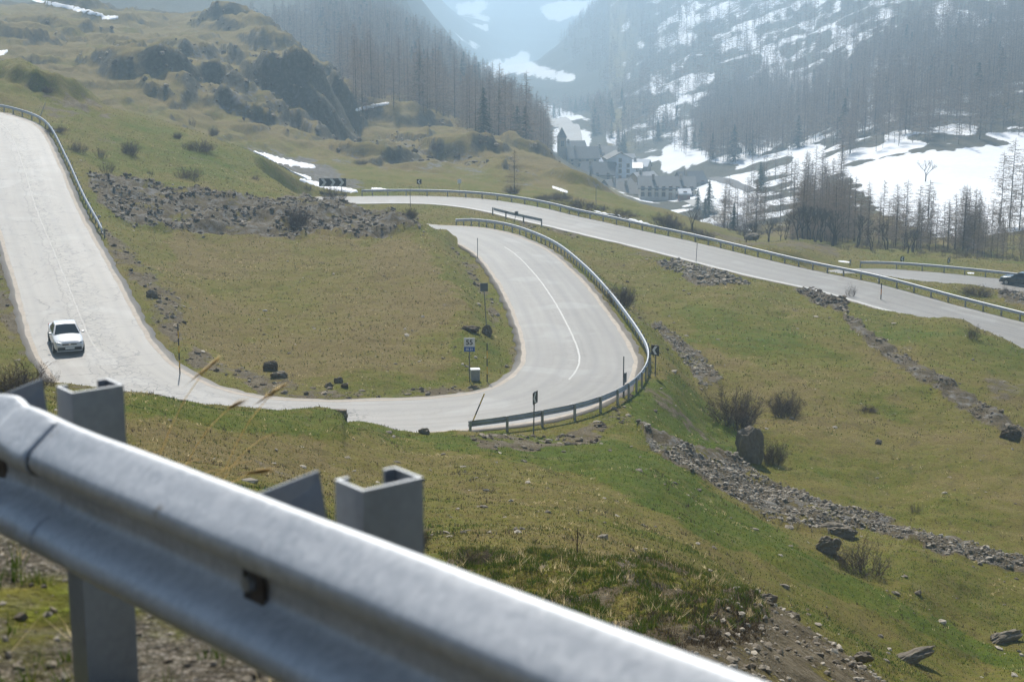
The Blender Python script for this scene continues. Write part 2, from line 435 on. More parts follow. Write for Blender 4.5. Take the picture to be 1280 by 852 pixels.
def height(x, y):
    x = np.asarray(x, float); y = np.asarray(y, float)
    fi = np.interp(x/y, A, np.arange(len(A))); fj = np.interp(np.log(y), Lg, np.arange(len(Lg)))
    i = np.clip(fi.astype(int), 0, len(A)-2); j = np.clip(fj.astype(int), 0, len(Lg)-2); u = fi-i; v = fj-j
    return (ZG[j, i]*(1-u)+ZG[j, i+1]*u)*(1-v)+(ZG[j+1, i]*(1-u)+ZG[j+1, i+1]*u)*v
def hit(px, py, dmin=2.6, dmax=6000):
    """the point of the ground seen at a pixel (first one beyond dmin)"""
    a, t = pix2at(px, py); fi = float(np.interp(a, A, np.arange(len(A)))); i = min(int(fi), len(A)-2); u = fi-i
    col = TG[:, i]*(1-u)+TG[:, i+1]*u
    k0 = int(np.searchsorted(Lg, math.log(dmin)))
    k = np.where((col[k0:] >= t))[0]
    if len(k) == 0: return None
    k = k[0]+k0
    if k > 0 and col[k] > col[k-1] and k > k0:
        f = (t-col[k-1])/(col[k]-col[k-1]); d = math.exp(Lg[k-1]+(Lg[k]-Lg[k-1])*f)
    else: d = Yg[k]
    if d > dmax: return None
    x = float(a)*d; return Vector((x, d, float(height(x, d))))
# ------------------------------------------------------------------ ground masks
def blur(m, k=1):
    m = np.asarray(m, np.float32)
    for _ in range(k):
        q = np.pad(m, 1, mode='edge'); m = (q[:-2, 1:-1]+q[2:, 1:-1]+q[1:-1, :-2]+q[1:-1, 2:]+2*q[1:-1, 1:-1])/6
    return m
green = 0.43+0.33*fbm(Xg/11, YY/11, 4, 51)+0.12*fbm(Xg/2.2, YY/2.2, 3, 55)
def soften(poly, d0, d1, amt, j=2.2):
    global green
    green = green+amt*region(poly, d0, d1, j)
soften([(440,515),(600,540),(760,545),(830,570),(900,620),(1010,690),(1100,740),(1290,815),(1290,852),(1180,800),(1050,745),(930,690),(850,660),(760,600),(640,575),(440,535)],30,78,.38)
soften([(155,490),(300,508),(440,520),(440,545),(280,540),(150,515)],45,75,.30)
soften([(790,470),(850,470),(915,530),(930,585),(860,560),(790,530)],70,105,.5)
soften([(150,150),(300,185),(400,245),(150,225),(100,190)],150,205,.16)
soften([(830,370),(960,370),(1010,420),(1080,455),(1150,530),(980,470),(880,430)],90,140,.25)
soften([(1080,400),(1290,430),(1290,500),(1150,450)],90,130,.18)
soften([(520,290),(600,340),(650,420),(620,480),(480,500),(520,420),(590,410)],80,150,.15)
soften([(140,170),(250,195),(330,225),(120,205)],150,200,.12)
soften([(200,300),(520,298),(575,380),(560,470),(300,475),(220,400)],80,142,-.32,3)
soften([(880,430),(1000,450),(1290,500),(1290,640),(1050,560),(900,520)],75,112,-.16)
soften([(560,570),(800,620),(900,690),(700,640),(560,620)],40,66,-.10)
soften([(150,520),(400,545),(420,600),(160,590)],40,62,-.22)
green = green-0.42*sstep(225, 290, YY)
green = np.clip(green, 0, 1)
dpatch = fbm(Xg/9, YY/9, 4, 71)
dirt = np.clip(m_dirt*(0.55+.5*fbm(Xg/2.5, YY/2.5, 3, 72))+sstep(.55, .95, dpatch)*.55*(YY < 240), 0, 1)
slope = np.zeros_like(ZG)
gy = np.gradient(ZG, axis=0)/np.gradient(YY, axis=0); gx = np.gradient(ZG, axis=1)/np.gradient(Xg, axis=1)
slope = np.hypot(gx, gy-gx*A[None, :])
rock = sstep(.55, 1.15, slope+.35*fbm(Xg/4, YY/4, 3, 81))*sstep(180, 240, YY)*(.45+.3*fbm(Xg/7, YY/7, 3, 82))
rock = np.maximum(rock, m_rub*.38*(YY > 33)); dirt = np.maximum(dirt, m_rub*np.clip(.8+.6*fbm(Xg/3.5, YY/3.5, 3, 88), 0, 1))
rock = np.maximum(rock, .62*region([(200,60),(300,50),(420,95),(432,175),(330,165),(250,120)],255,420,2.5)*sstep(.3, .8, slope)*(fbm(Xg/6, YY/6, 3, 84) > -.3))
rock = np.maximum(rock, .7*region([(305,184),(340,190),(400,203),(455,233),(430,244),(380,236),(330,208)],203,262,1.2))
rock = np.maximum(rock, .5*region([(480,170),(620,205),(700,232),(640,238),(560,215),(430,215),(420,195)],240,330,2.5)*(fbm(Xg/5, YY/5, 3, 85) > 0))
dirt = np.maximum(dirt, .7*region([(20,95),(110,118),(150,150),(60,140)],180,220,1.5)*(fbm(Xg/3, YY/3, 3, 86) > -.1))
dirt = np.maximum(dirt, .6*region([(850,285),(1000,292),(1060,318),(1000,322),(900,304)],185,225,1.5)*(fbm(Xg/4, YY/4, 3, 87) > -.2))
mount = (YY > 560) & (PXg < 520) & (PYg < 52+8*jx/9)
rock = np.maximum(rock, mount*(.45+.35*(fbm(Xg/25, YY/40, 4, 83) > 0)))
# snow on the far slopes
n1 = fbm((Xg+YY*.5)/18, (YY-Xg*.6)/70, 4, 101); n2 = fbm(Xg/9, YY/22, 4, 103)
right = sstep(700, 860, PXg)*sstep(285, 340, YY)
sn = sstep(-.10, .28, n1+.55*n2+.8*(right-1)-.05*(1-sstep(520, 800, YY)))*(right > .02)
for poly, d0, d1 in [([(1062,216),(1100,197),(1200,186),(1300,176),(1300,310),(1215,310),(1150,290),(1100,265)],270,500),
    ([(925,205),(935,160),(1000,118),(1075,82),(1085,104),(1015,148),(960,190)],350,1200),([(828,186),(895,148),(885,200),(830,216)],400,1100),
    ([(865,228),(940,222),(960,262),(900,272),(880,262)],300,560),([(985,180),(1030,180),(1030,230),(1000,240)],300,700),
    ([(560,92),(600,84),(625,72),(612,108),(560,104)],900,2600),([(570,4),(612,1),(606,14),(598,20),(572,18)],1800,4600),([(672,6),(752,-2),(735,14),(700,27),(680,22)],1800,4600),
    ([(606,88),(660,62),(664,78),(622,102)],900,2600),([(640,120),(700,135),(740,150),(700,150),(650,140)],800,2000),([(760,165),(782,166),(778,182),(758,180)],500,1100),
    ([(690,160),(740,165),(735,195),(690,190)],500,1100),([(900,160),(960,130),(980,90),(1000,110),(960,160)],400,1300),([(845,15),(870,15),(860,40)],900,1800),([(650,75),(720,95),(715,104),(645,92)],900,2500),
    ([(815,100),(833,96),(828,114),(812,116)],700,1700)]:
    sn = np.maximum(sn, region(poly, d0, d1, .7))
far_sn = ((fbm(Xg/160, YY/160, 5, 111)) > .55)*(YY > 1900)
sn = np.maximum(sn, far_sn)
forest = np.clip(((YY > 430) & (PXg < 760))*sstep(430, 520, YY)+right*.9, 0, 1)
forest = np.maximum(forest, sstep(.42, .85, slope+.18*fbm(Xg/5, YY/5, 3, 133))*.62*sstep(215, 245, YY)*(1-sstep(560, 700, YY))*(1-sstep(640, 760, PXg)))  # steep hill faces: their shade put into the colour with the forest-floor tone
forest = blur(np.maximum(forest, sstep(.35, .7, fbm(Xg/13, YY/26, 4, 134))*.4*sstep(232, 262, YY)*(1-sstep(450, 560, YY))*(PXg < 700)), 1)
gravel = (1-sstep(4.5, 7.5, YY))*sstep(-.15, .35, .3+fbm(Xg/.5, YY/.5, 4, 121))
sn, rock = blur(sn, 2), blur(rock, 2)
bank_dark = m_tus*sstep(.0, .5, fbm(Xg/1.2, YY/1.2, 3, 125)+.15)
dirt = blur(np.maximum(dirt, bank_dark*.8), 2)

# ------------------------------------------------------------------ ground material
def ground_mat():
    t = NT('ground_soil_and_turf'); v = t.obj()
    a1 = t.attr('cover_a'); a2 = t.attr('cover_b')
    s1 = t.n('ShaderNodeSeparateColor'); t.l(a1.outputs['Color'], s1.inputs[0])
    s2 = t.n('ShaderNodeSeparateColor'); t.l(a2.outputs['Color'], s2.inputs[0])
    gr, di, ro = s1.outputs; sn, fo, gv = s2.outputs
    fine = t.noise(v, 9.0, 5, .7); mid = t.noise(v, 1.3, 5, .62, .4); big = t.noise(v, .16, 4, .6); vfine = t.noise(v, 28, 3, .7)
    ft = t.math('ADD', t.math('MULTIPLY', fine, .5), t.math('MULTIPLY', vfine, .5))
    g2 = t.math('ADD', gr, t.math('MULTIPLY', t.math('SUBTRACT', mid, .5), 1.1))
    g2 = t.math('ADD', g2, t.math('MULTIPLY', t.math('SUBTRACT', fine, .5), 1.0), clamp=True)
    grasscol = t.ramp(g2, [(0.0, (.185, .138, .050)), (.30, (.170, .140, .032)), (.60, (.128, .128, .013)), (1.0, (.078, .112, .005))])
    grasscol = t.mix(1.0, grasscol, t.ramp(ft, [(.32, .28), (.5, .95), (.68, 1.75)]), 'MULTIPLY')
    dirtcol = t.ramp(t.math('ADD', t.math('MULTIPLY', mid, .5), t.math('MULTIPLY', fine, .5)), [(.3, (.045, .033, .018)), (.48, (.110, .085, .048)), (.66, (.235, .195, .13))])
    rockcol = t.ramp(t.math('ADD', t.math('MULTIPLY', mid, .45), t.math('MULTIPLY', vfine, .55)), [(.3, (.05, .047, .042)), (.5, (.14, .13, .115)), (.66, (.27, .255, .225))])
    # edges of every cover are broken by noise
    def soft(m, n, k=1.7):
        return t.math('MULTIPLY', t.math('SUBTRACT', t.math('ADD', m, t.math('MULTIPLY', t.math('SUBTRACT', n, .5), k)), .36), 4.0, clamp=True)
    # scattered bare spots and little stones in the turf
    spots = t.math('MULTIPLY', t.math('SUBTRACT', t.noise(v, 2.4, 5, .70, .8), .60), 7.0, clamp=True)
    d2 = t.math('MAXIMUM', soft(di, mid), t.math('MULTIPLY', spots, .75))
    tuft = t.math('MULTIPLY', t.math('SUBTRACT', t.noise(v, 4.5, 4, .75, .5), .57), 8.0, clamp=True)
    grasscol = t.mix(t.math('MULTIPLY', tuft, .7), grasscol, (.042, .042, .012))  # dark flecks painted in for the small shadows among grass tufts
    brn = t.math('MULTIPLY', t.math('SUBTRACT', t.noise(v, .95, 5, .72, .9), .54), 7.0, clamp=True)
    grasscol = t.mix(t.math('MULTIPLY', brn, .5), grasscol, (.078, .062, .022))  # brown turf patches that also stand in for relief shading
    pale = t.math('MULTIPLY', t.math('SUBTRACT', t.noise(v, .55, 5, .7, .6), .55), 6.0, clamp=True)
    grasscol = t.mix(t.math('MULTIPLY', pale, .40), grasscol, (.25, .20, .085))
    c = t.mix(d2, grasscol, dirtcol)
    c = t.mix(soft(ro, mid), c, rockcol)
    floor = t.ramp(t.math('ADD', t.math('MULTIPLY', mid, .6), t.math('MULTIPLY', vfine, .4)), [(.32, (.035, .034, .022)), (.5, (.075, .068, .043)), (.68, (.16, .14, .095))])
    c = t.mix(soft(fo, big, .6), c, floor)
    vor = t.n('ShaderNodeTexVoronoi'); vor.inputs['Scale'].default_value = 70; t.l(v, vor.inputs['Vector'])
    vsep = t.n('ShaderNodeSeparateColor'); t.l(vor.outputs['Color'], vsep.inputs[0])
    gravc = t.ramp(t.math('ADD', t.math('MULTIPLY', vsep.outputs[0], .5), t.math('MULTIPLY', mid, .5)), [(.2, (.10, .08, .06)), (.5, (.24, .20, .16)), (.85, (.42, .38, .33))])
    gravc = t.mix(1.0, gravc, t.ramp(vor.outputs['Distance'], [(.2, 1.0), (.6, .35)]), 'MULTIPLY')
    c = t.mix(t.math('MULTIPLY', gv, .9), c, gravc)
    snc = t.ramp(t.noise(v, .5, 4, .6), [(.3, (.78, .79, .81)), (.7, (.86, .86, .86))])
    smask = t.math('MULTIPLY', t.math('SUBTRACT', t.math('ADD', sn, t.math('MULTIPLY', t.math('SUBTRACT', t.noise(v, .35, 5, .65), .5), 1.2)), .42), 6.0, clamp=True)
    c = t.mix(smask, c, snc)
    t.set(Base_Color=c, Roughness=.95)
    t.b.inputs['Specular IOR Level'].default_value = .12
    h = t.math('ADD', t.math('MULTIPLY', mid, .55), t.math('ADD', t.math('MULTIPLY', fine, .28), t.math('MULTIPLY', vfine, .12)))
    h = t.math('MULTIPLY', h, t.math('SUBTRACT', 1.0, t.math('MULTIPLY', smask, .85)))
    t.bump(h, .9, .30)
    return t.m
M_GROUND = ground_mat()

def split_ground(name, r0, r1, kind='structure', label=None):
    nr = r1-r0+1; nc = len(A)
    V = np.stack([Xg[r0:r1+1], YY[r0:r1+1], ZG[r0:r1+1]], -1).reshape(-1, 3)
    ii = np.arange(nr*nc).reshape(nr, nc)
    Fq = np.stack([ii[:-1, :-1], ii[:-1, 1:], ii[1:, 1:], ii[1:, :-1]], -1).reshape(-1, 4)
    o = np_mesh(name, V, Fq, [M_GROUND])
    me = o.data
    for nm, ch in (('cover_a', (green, dirt, rock)), ('cover_b', (sn, forest, gravel))):
        at = me.color_attributes.new(nm, 'FLOAT_COLOR', 'POINT')
        c = np.ones((nr*nc, 4), np.float32)
        for k in range(3): c[:, k] = np.asarray(ch[k], np.float32)[r0:r1+1].ravel()
        at.data.foreach_set('color', c.ravel())
    tag(o, kind=kind)
    return o
rA = int(np.searchsorted(Yg, 236)); rB = int(np.searchsorted(Yg, 600))
split_ground('ground', 0, rA)
split_ground('hills', rA, rB)
split_ground('mountains', rB, len(Yg)-1)

# ------------------------------------------------------------------ roads
def road_mat():
    t = NT('worn_pale_asphalt'); v = t.obj()
    uv = t.n('ShaderNodeUVMap'); uv.uv_map = 'lane'
    s = t.n('ShaderNodeSeparateXYZ'); t.l(uv.outputs[0], s.inputs[0])
    lat, lon = s.outputs[0], s.outputs[1]
    n_big = t.noise(v, .12, 4, .6); n_mid = t.noise(v, .9, 5, .6); n_f = t.noise(v, 30, 3, .7)
    st = t.n('ShaderNodeCombineXYZ'); t.l(t.math('MULTIPLY', lat, 1.1), st.inputs[0]); t.l(t.math('MULTIPLY', lon, .035), st.inputs[1])
    streak = t.noise(st.outputs[0], 2.2, 4, .6)
    f = t.math('ADD', t.math('MULTIPLY', streak, .45), t.math('ADD', t.math('MULTIPLY', n_big, .2), t.math('MULTIPLY', n_mid, .2)))
    f = t.math('ADD', f, t.math('MULTIPLY', n_f, .15))
    c = t.ramp(f, [(.32, (.185, .168, .142)), (.5, (.245, .224, .192)), (.68, (.295, .272, .238))])
    # cracks
    wv = t.n('ShaderNodeVectorMath', operation='ADD'); t.l(v, wv.inputs[0])
    nn = t.n('ShaderNodeTexNoise'); nn.inputs['Scale'].default_value = .8; nn.inputs['Detail'].default_value = 5; t.l(v, nn.inputs['Vector'])
    sc = t.n('ShaderNodeVectorMath', operation='SCALE'); sc.inputs[3].default_value = 1.6; t.l(nn.outputs['Color'], sc.inputs[0]); t.l(sc.outputs[0], wv.inputs[1])
    def cracks(scale, width, msk):
        vo = t.n('ShaderNodeTexVoronoi', feature='DISTANCE_TO_EDGE'); vo.inputs['Scale'].default_value = scale; t.l(wv.outputs[0], vo.inputs['Vector'])
        k = t.math('SUBTRACT', 1.0, t.math('DIVIDE', vo.outputs['Distance'], width), clamp=True)
        return t.math('MULTIPLY', k, msk)
    ax = t.math('ABSOLUTE', t.math('SUBTRACT', lat, .5))
    old = t.attr('old'); oldf = old.outputs['Fac']
    centre = t.math('SUBTRACT', 1.0, t.math('DIVIDE', ax, 1.5), clamp=True)
    msk1 = t.math('MULTIPLY', t.math('SUBTRACT', t.noise(v, .22, 3, .6), .42), 7, clamp=True)
    k1 = cracks(.33, .022, t.math('MULTIPLY', msk1, oldf)); k2 = cracks(1.2, .06, t.math('MULTIPLY', centre, oldf))
    lc = t.math('ABSOLUTE', t.math('SUBTRACT', t.math('ADD', lat, t.math('MULTIPLY', t.math('SUBTRACT', t.noise(v, .45, 5, .7), .5), 1.6)), -.55))
    k3 = t.math('MULTIPLY', t.math('SUBTRACT', 1.0, t.math('DIVIDE', lc, .075), clamp=True), oldf)
    lc2 = t.math('ABSOLUTE', t.math('SUBTRACT', t.math('ADD', lat, t.math('MULTIPLY', t.math('SUBTRACT', t.noise(v, .7, 5, .75), .5), 1.9)), .2))
    k4 = t.math('MULTIPLY', t.math('SUBTRACT', 1.0, t.math('DIVIDE', lc2, .06), clamp=True), oldf)
    k2 = t.math('MULTIPLY', k2, 2.0, clamp=True)
    crack = t.math('MAXIMUM', t.math('MAXIMUM', k1, k2), t.math('MAXIMUM', k3, k4))
    c = t.mix(t.math('MULTIPLY', crack, .9), c, (.07, .065, .055))
    patch = t.math('MULTIPLY', t.math('SUBTRACT', t.noise(v, .18, 2, .4, 1.0), .58), 14, clamp=True)
    c = t.mix(t.math('MULTIPLY', patch, .22), c, (.42, .41, .39))
    trk = t.math('ABSOLUTE', t.math('SUBTRACT', t.math('ABSOLUTE', t.math('SUBTRACT', t.math('ABSOLUTE', lat), 1.75)), .75))
    trk = t.math('MULTIPLY', t.math('SUBTRACT', 1.0, t.math('DIVIDE', trk, .38), clamp=True), t.math('MULTIPLY', streak, .75))
    c = t.mix(trk, c, (.16, .15, .135))
    seal = t.n('ShaderNodeTexVoronoi', feature='DISTANCE_TO_EDGE'); seal.inputs['Scale'].default_value = .16; t.l(wv.outputs[0], seal.inputs['Vector'])
    sk = t.math('MULTIPLY', t.math('SUBTRACT', 1.0, t.math('DIVIDE', seal.outputs['Distance'], .014), clamp=True), .35)
    c = t.mix(t.math('MULTIPLY', sk, t.math('ADD', oldf, .1, clamp=True)), c, (.06, .055, .05))
    # dirty verge
    edge = t.math('MULTIPLY', t.math('SUBTRACT', t.math('ADD', t.math('ABSOLUTE', lat), t.math('MULTIPLY', n_mid, .8)), 3.62), 2.5, clamp=True)
    c = t.mix(t.math('MULTIPLY', edge, .75), c, (.21, .165, .115))
    t.set(Base_Color=c, Roughness=.52)
    t.b.inputs['Specular IOR Level'].default_value = .35
    t.bump(t.math('ADD', t.math('MULTIPLY', n_f, .4), t.math('MULTIPLY', n_mid, .6)), .25, .03)
    return t.m
M_ROAD = road_mat()
M_PAINT = simple_mat('worn_white_paint', (.47, .455, .42), .6, var=.22, scale=3)
M_EDGE = simple_mat('pale_edge_strip', (.44, .38, .31), .85, var=.22, scale=2, spec=.2)

def strip(name, P, Nl, u, l0, l1, dz, mat, nlat=2, kind='structure', wob=0.0, lip=False, i0=0, i1=None, crown=True):
    i1 = len(P) if i1 is None else i1
    P, Nl, u = P[i0:i1], Nl[i0:i1], u[i0:i1]
    lats = np.linspace(l0, l1, nlat)
    V = []; UV = []
    for j, la in enumerate(lats):
        l = np.full(len(P), la)
        if wob and j in (0, nlat-1): l = l+wob*fbm(u/2.2, u*0+la, 3, 7)
        z = P[:, 2]+dz-(0.018*np.abs(l) if crown else 0)
        V.append(np.stack([P[:, 0]+Nl[:, 0]*l, P[:, 1]+Nl[:, 1]*l, z], 1)); UV.append(np.stack([l, u], 1))
    if lip:   # skirts that close the slab down to the ground
        for s, j in ((0, 0), (1, len(V)-1)):
            b = V[j].copy(); b[:, 2] -= .3
            uvb = UV[j].copy()
            if s == 0: V.insert(0, b); UV.insert(0, uvb)
            else: V.append(b); UV.append(uvb)
    V = np.array(V); nl, n = V.shape[:2]
    ii = np.arange(nl*n).reshape(nl, n)
    Fq = np.stack([ii[:-1, 1:], ii[:-1, :-1], ii[1:, :-1], ii[1:, 1:]], -1).reshape(-1, 4)
    o = np_mesh(name, V.reshape(-1, 3), Fq, [mat])
    uvl = o.data.uv_layers.new(name='lane'); UV = np.array(UV).reshape(-1, 2)
    uvl.data.foreach_set('uv', UV[Fq.ravel()].astype(np.float32).ravel())
    tag(o, kind=kind)
    return o
i_h0 = int(np.argmin(np.hypot(main[:, 0]-at3(470,520,79).x, main[:, 1]-79)))
r = strip('road', main, mainN, mainU, -HALF-.35, HALF+.35, 0, M_ROAD, 13, wob=.22, lip=True)
oa = r.data.attributes.new('old', 'FLOAT', 'POINT'); n_ = len(main); vals = np.tile(np.where(np.arange(n_) < i_h0, 1.0, .12), len(r.data.vertices)//n_)
oa.data.foreach_set('value', vals.astype(np.float32))
r2 = strip('road', low, lowN, lowU, -HALF-.2, HALF+.2, 0, M_ROAD, 9, wob=.15, lip=True)
def idx(px, py, d):
    p = at3(px, py, d); return int(np.argmin(np.hypot(main[:, 0]-p.x, main[:, 1]-p.y)))
iL0, iL1 = idx(-30,142,179), idx(128,445,90)
iC0, iC1 = idx(716,480,86), idx(628,306,146)
iS0, iS1 = idx(441,249,192), idx(1150,384,137)
M_WORN = simple_mat('nearly_gone_white_paint', (.37, .352, .32), .7, var=.3, scale=1.2)
strip('road_marking', main, mainN, mainU, -.05, .05, .006, M_WORN, 2, i0=iL0, i1=iL1, wob=.05)
strip('road_marking', main, mainN, mainU, -.055, .055, .006, M_PAINT, 2, i0=iC0+4, i1=iC1, wob=.03)
for s in (-1, 1):
    a, b = sorted((s*(HALF-.30), s*(HALF-.02)))
    strip('road_edge_line', main, mainN, mainU, a, b, .006, M_EDGE, 2, wob=.08, i1=iS0)
    strip('road_edge_line', main, mainN, mainU, a+s*.1, b-s*.02, .006, M_PAINT, 2, wob=.05, i0=iS0)

# the road the photographer stands on
def upper_road():
    xs = np.linspace(-60, 60, 81); ys = np.linspace(-8.2, -.75, 16)
    S, Nn = np.meshgrid(xs, ys)
    X = RA[0]+RD[0]*S+RN[0]*Nn; Y = RA[1]+RD[1]*S+RN[1]*Nn
    return X, Y, S, Nn
X_, Y_, S_, N_ = upper_road()
V = np.stack([X_, Y_, -1.60+.05*np.clip(S_, -12, 30)+.05], -1).reshape(-1, 3)
ii = np.arange(V.shape[0]).reshape(S_.shape)
Fq = np.stack([ii[:-1, :-1], ii[:-1, 1:], ii[1:, 1:], ii[1:, :-1]], -1).reshape(-1, 4)
Fq = Fq[:, ::-1].copy() if True else Fq
r3 = np_mesh('upper_road', V, Fq, [M_ROAD]); tag(r3, kind='structure')
uvl = r3.data.uv_layers.new(name='lane'); U2 = np.stack([N_.ravel()+4.4, S_.ravel()], 1)
uvl.data.foreach_set('uv', U2[Fq.ravel()].astype(np.float32).ravel())
xs = np.array([-90, 90]); V = []
for s in (-90, 90):
    for n in (-40, -8.0, -.6): V.append((RA[0]+RD[0]*s+RN[0]*n, RA[1]+RD[1]*s+RN[1]*n, -1.62+.05*max(-12, min(30, s)) + (9 if n == -40 else 0)))
hb = np_mesh('upper_bank', V, [[0, 3, 4, 1], [1, 4, 5, 2]], [M_GROUND]); tag(hb, kind='structure')

# ------------------------------------------------------------------ camera, light, haze
cam = bpy.data.cameras.new('camera'); cam.sensor_width = 36; cam.sensor_fit = 'HORIZONTAL'
cam.lens = 36*F/1280; cam.clip_start = 0.1; cam.clip_end = 9000
cam.dof.use_dof = True; cam.dof.focus_distance = 85; cam.dof.aperture_fstop = 6.0
co = bpy.data.objects.new('camera', cam); link(co); co.rotation_euler = (R(90)-PITCH, 0, 0); scene.camera = co

sun_dir = Vector((math.sin(SUN_AZ)*math.cos(SUN_EL), math.cos(SUN_AZ)*math.cos(SUN_EL), math.sin(SUN_EL)))
sl = bpy.data.lights.new('sun', 'SUN'); sl.energy = 5.0; sl.angle = R(.53); sl.color = (1.0, .955, .88)
so = bpy.data.objects.new('sun', sl); link(so); so.rotation_euler = sun_dir.to_track_quat('Z', 'Y').to_euler()
so.location = (0, 0, 60)
w = bpy.data.worlds.new('World'); scene.world = w; w.use_nodes = True
wt = w.node_tree; bg = wt.nodes['Background']
sky = wt.nodes.new('ShaderNodeTexSky'); sky.sky_type = 'NISHITA'; sky.sun_disc = False
sky.sun_elevation = SUN_EL; sky.sun_rotation = SUN_AZ; sky.altitude = 1700; sky.air_density = 1.0; sky.dust_density = 1.5
wt.links.new(sky.outputs[0], bg.inputs[0]); bg.inputs[1].default_value = 0.09

zmax = float(ZG.max())
bm = bmesh.new()
z0, z1 = float(ZG.min())-3, zmax+3
add_box(bm, (0, 2600, (z0+z1)/2), (18000, 5700, z1-z0))
hm = bpy.data.materials.new('valley_haze'); hm.use_nodes = True; ht = hm.node_tree; ht.nodes.clear()
ho = ht.nodes.new('ShaderNodeOutputMaterial'); pv = ht.nodes.new('ShaderNodeVolumePrincipled')
pv.inputs['Color'].default_value = (.60, .82, 1.0, 1); pv.inputs['Density'].default_value = 0.00062; pv.inputs['Anisotropy'].default_value = .45
ht.links.new(pv.outputs[0], ho.inputs['Volume'])
hz = bm_obj('haze', bm, hm); tag(hz, kind='stuff')
print('TERRAIN z', ZG.min(), ZG.max(), 'haze', z0, z1)

scene.view_settings.view_transform = 'Standard'; scene.view_settings.look = 'None'
scene.view_settings.exposure = 0.26; scene.view_settings.gamma = 1
cy = scene.cycles
cy.use_denoising = True
try: cy.denoiser = 'OPENIMAGEDENOISE'
except Exception: pass
cy.max_bounces = 5; cy.diffuse_bounces = 2; cy.glossy_bounces = 2; cy.transparent_max_bounces = 8; cy.volume_bounces = 2; cy.transmission_bounces = 3
cy.use_adaptive_sampling = True; cy.adaptive_threshold = 0.02
cy.volume_step_rate = 1.0
# ------------------------------------------------------------------ metals and paints
def galv(name, lo, hi, rough, scale=3.0):
    t = NT(name); v = t.obj()
    mp = t.n('ShaderNodeMapping'); mp.inputs['Scale'].default_value = (1, 1, .25); t.l(v, mp.inputs[0])
    n1 = t.noise(mp.outputs[0], scale, 5, .6); n2 = t.noise(v, scale*14, 3, .7)
    f = t.math('ADD', t.math('MULTIPLY', n1, .7), t.math('MULTIPLY', n2, .3))
    t.set(Base_Color=t.ramp(f, [(.3, lo), (.7, hi)]), Metallic=.7, Roughness=t.math('ADD', rough, t.math('MULTIPLY', t.math('SUBTRACT', n1, .5), .25)))
    t.bump(n2, .12, .004)
    return t.m
def rail_steel():
    t = NT('galvanised_steel'); v = t.obj()
    mp = t.n('ShaderNodeMapping'); mp.inputs['Rotation'].default_value = (0, 0, math.atan2(-.778, .628)); mp.inputs['Scale'].default_value = (1, 1, 1); t.l(v, mp.inputs[0])
    big = t.noise(v, 2.2, 5, .65); fine = t.noise(v, 60, 3, .7)
    st = t.n('ShaderNodeMapping'); st.inputs['Scale'].default_value = (9, 9, 1.2); t.l(v, st.inputs[0]); run = t.noise(st.outputs[0], 4, 4, .7)
    spv = t.n('ShaderNodeTexVoronoi'); spv.inputs['Scale'].default_value = 75; t.l(v, spv.inputs['Vector']); sp = t.n('ShaderNodeSeparateColor'); t.l(spv.outputs['Color'], sp.inputs[0])
    f = t.math('ADD', t.math('MULTIPLY', big, .66), t.math('ADD', t.math('MULTIPLY', run, .18), t.math('MULTIPLY', sp.outputs[0], .16)))
    c = t.ramp(f, [(.28, (.34, .36, .38)), (.5, (.47, .485, .50)), (.72, (.60, .61, .62))])
    spot = t.math('MULTIPLY', t.math('SUBTRACT', t.noise(v, 17, 3, .6), .71), 14, clamp=True)
    c = t.mix(t.math('MULTIPLY', spot, .6), c, (.22, .17, .12))
    scr = t.n('ShaderNodeMapping'); scr.inputs['Rotation'].default_value = (.3, .5, .9); scr.inputs['Scale'].default_value = (60, 3, 60); t.l(v, scr.inputs[0])
    sc_ = t.math('MULTIPLY', t.math('SUBTRACT', t.noise(scr.outputs[0], 1.0, 2, .5), .68), 9, clamp=True)
    c = t.mix(t.math('MULTIPLY', sc_, .35), c, (.62, .63, .64))
    t.set(Base_Color=c, Metallic=.45, Roughness=t.math('ADD', .46, t.math('MULTIPLY', f, .26)))
    t.bump(t.math('ADD', t.math('MULTIPLY', fine, .3), t.math('MULTIPLY', big, .7)), .05, .004); return t.m
M_GALV = rail_steel()
M_GALV_D = galv('weathered_galvanised_steel', (.22, .235, .25), (.40, .415, .43), .52)
M_BOLT = simple_mat('rusty_dark_bolt', (.10, .085, .075), .5, .7)
M_RUST = simple_mat('rust', (.16, .08, .045), .8)
M_BLACK = simple_mat('black_paint', (.018, .018, .02), .5)
M_YELLOW = simple_mat('yellow_paint', (.70, .42, .03), .5)
M_ORANGE = simple_mat('orange_paint', (.55, .17, .03), .5)
M_WHITE = simple_mat('white_sign_paint', (.78, .78, .76), .45, var=.06)
M_BLUE = simple_mat('blue_sign_paint', (.015, .11, .42), .45, var=.08)
M_SIGNBACK = simple_mat('grey_sign_back', (.11, .13, .15), .55, .3)
M_POLE = simple_mat('grey_steel_pole', (.16, .17, .18), .5, .5)
M_CONC = simple_mat('grey_concrete', (.36, .36, .35), .85, var=.15, bump=.01)
M_WOODPOLE = simple_mat('weathered_wood', (.16, .11, .07), .85)

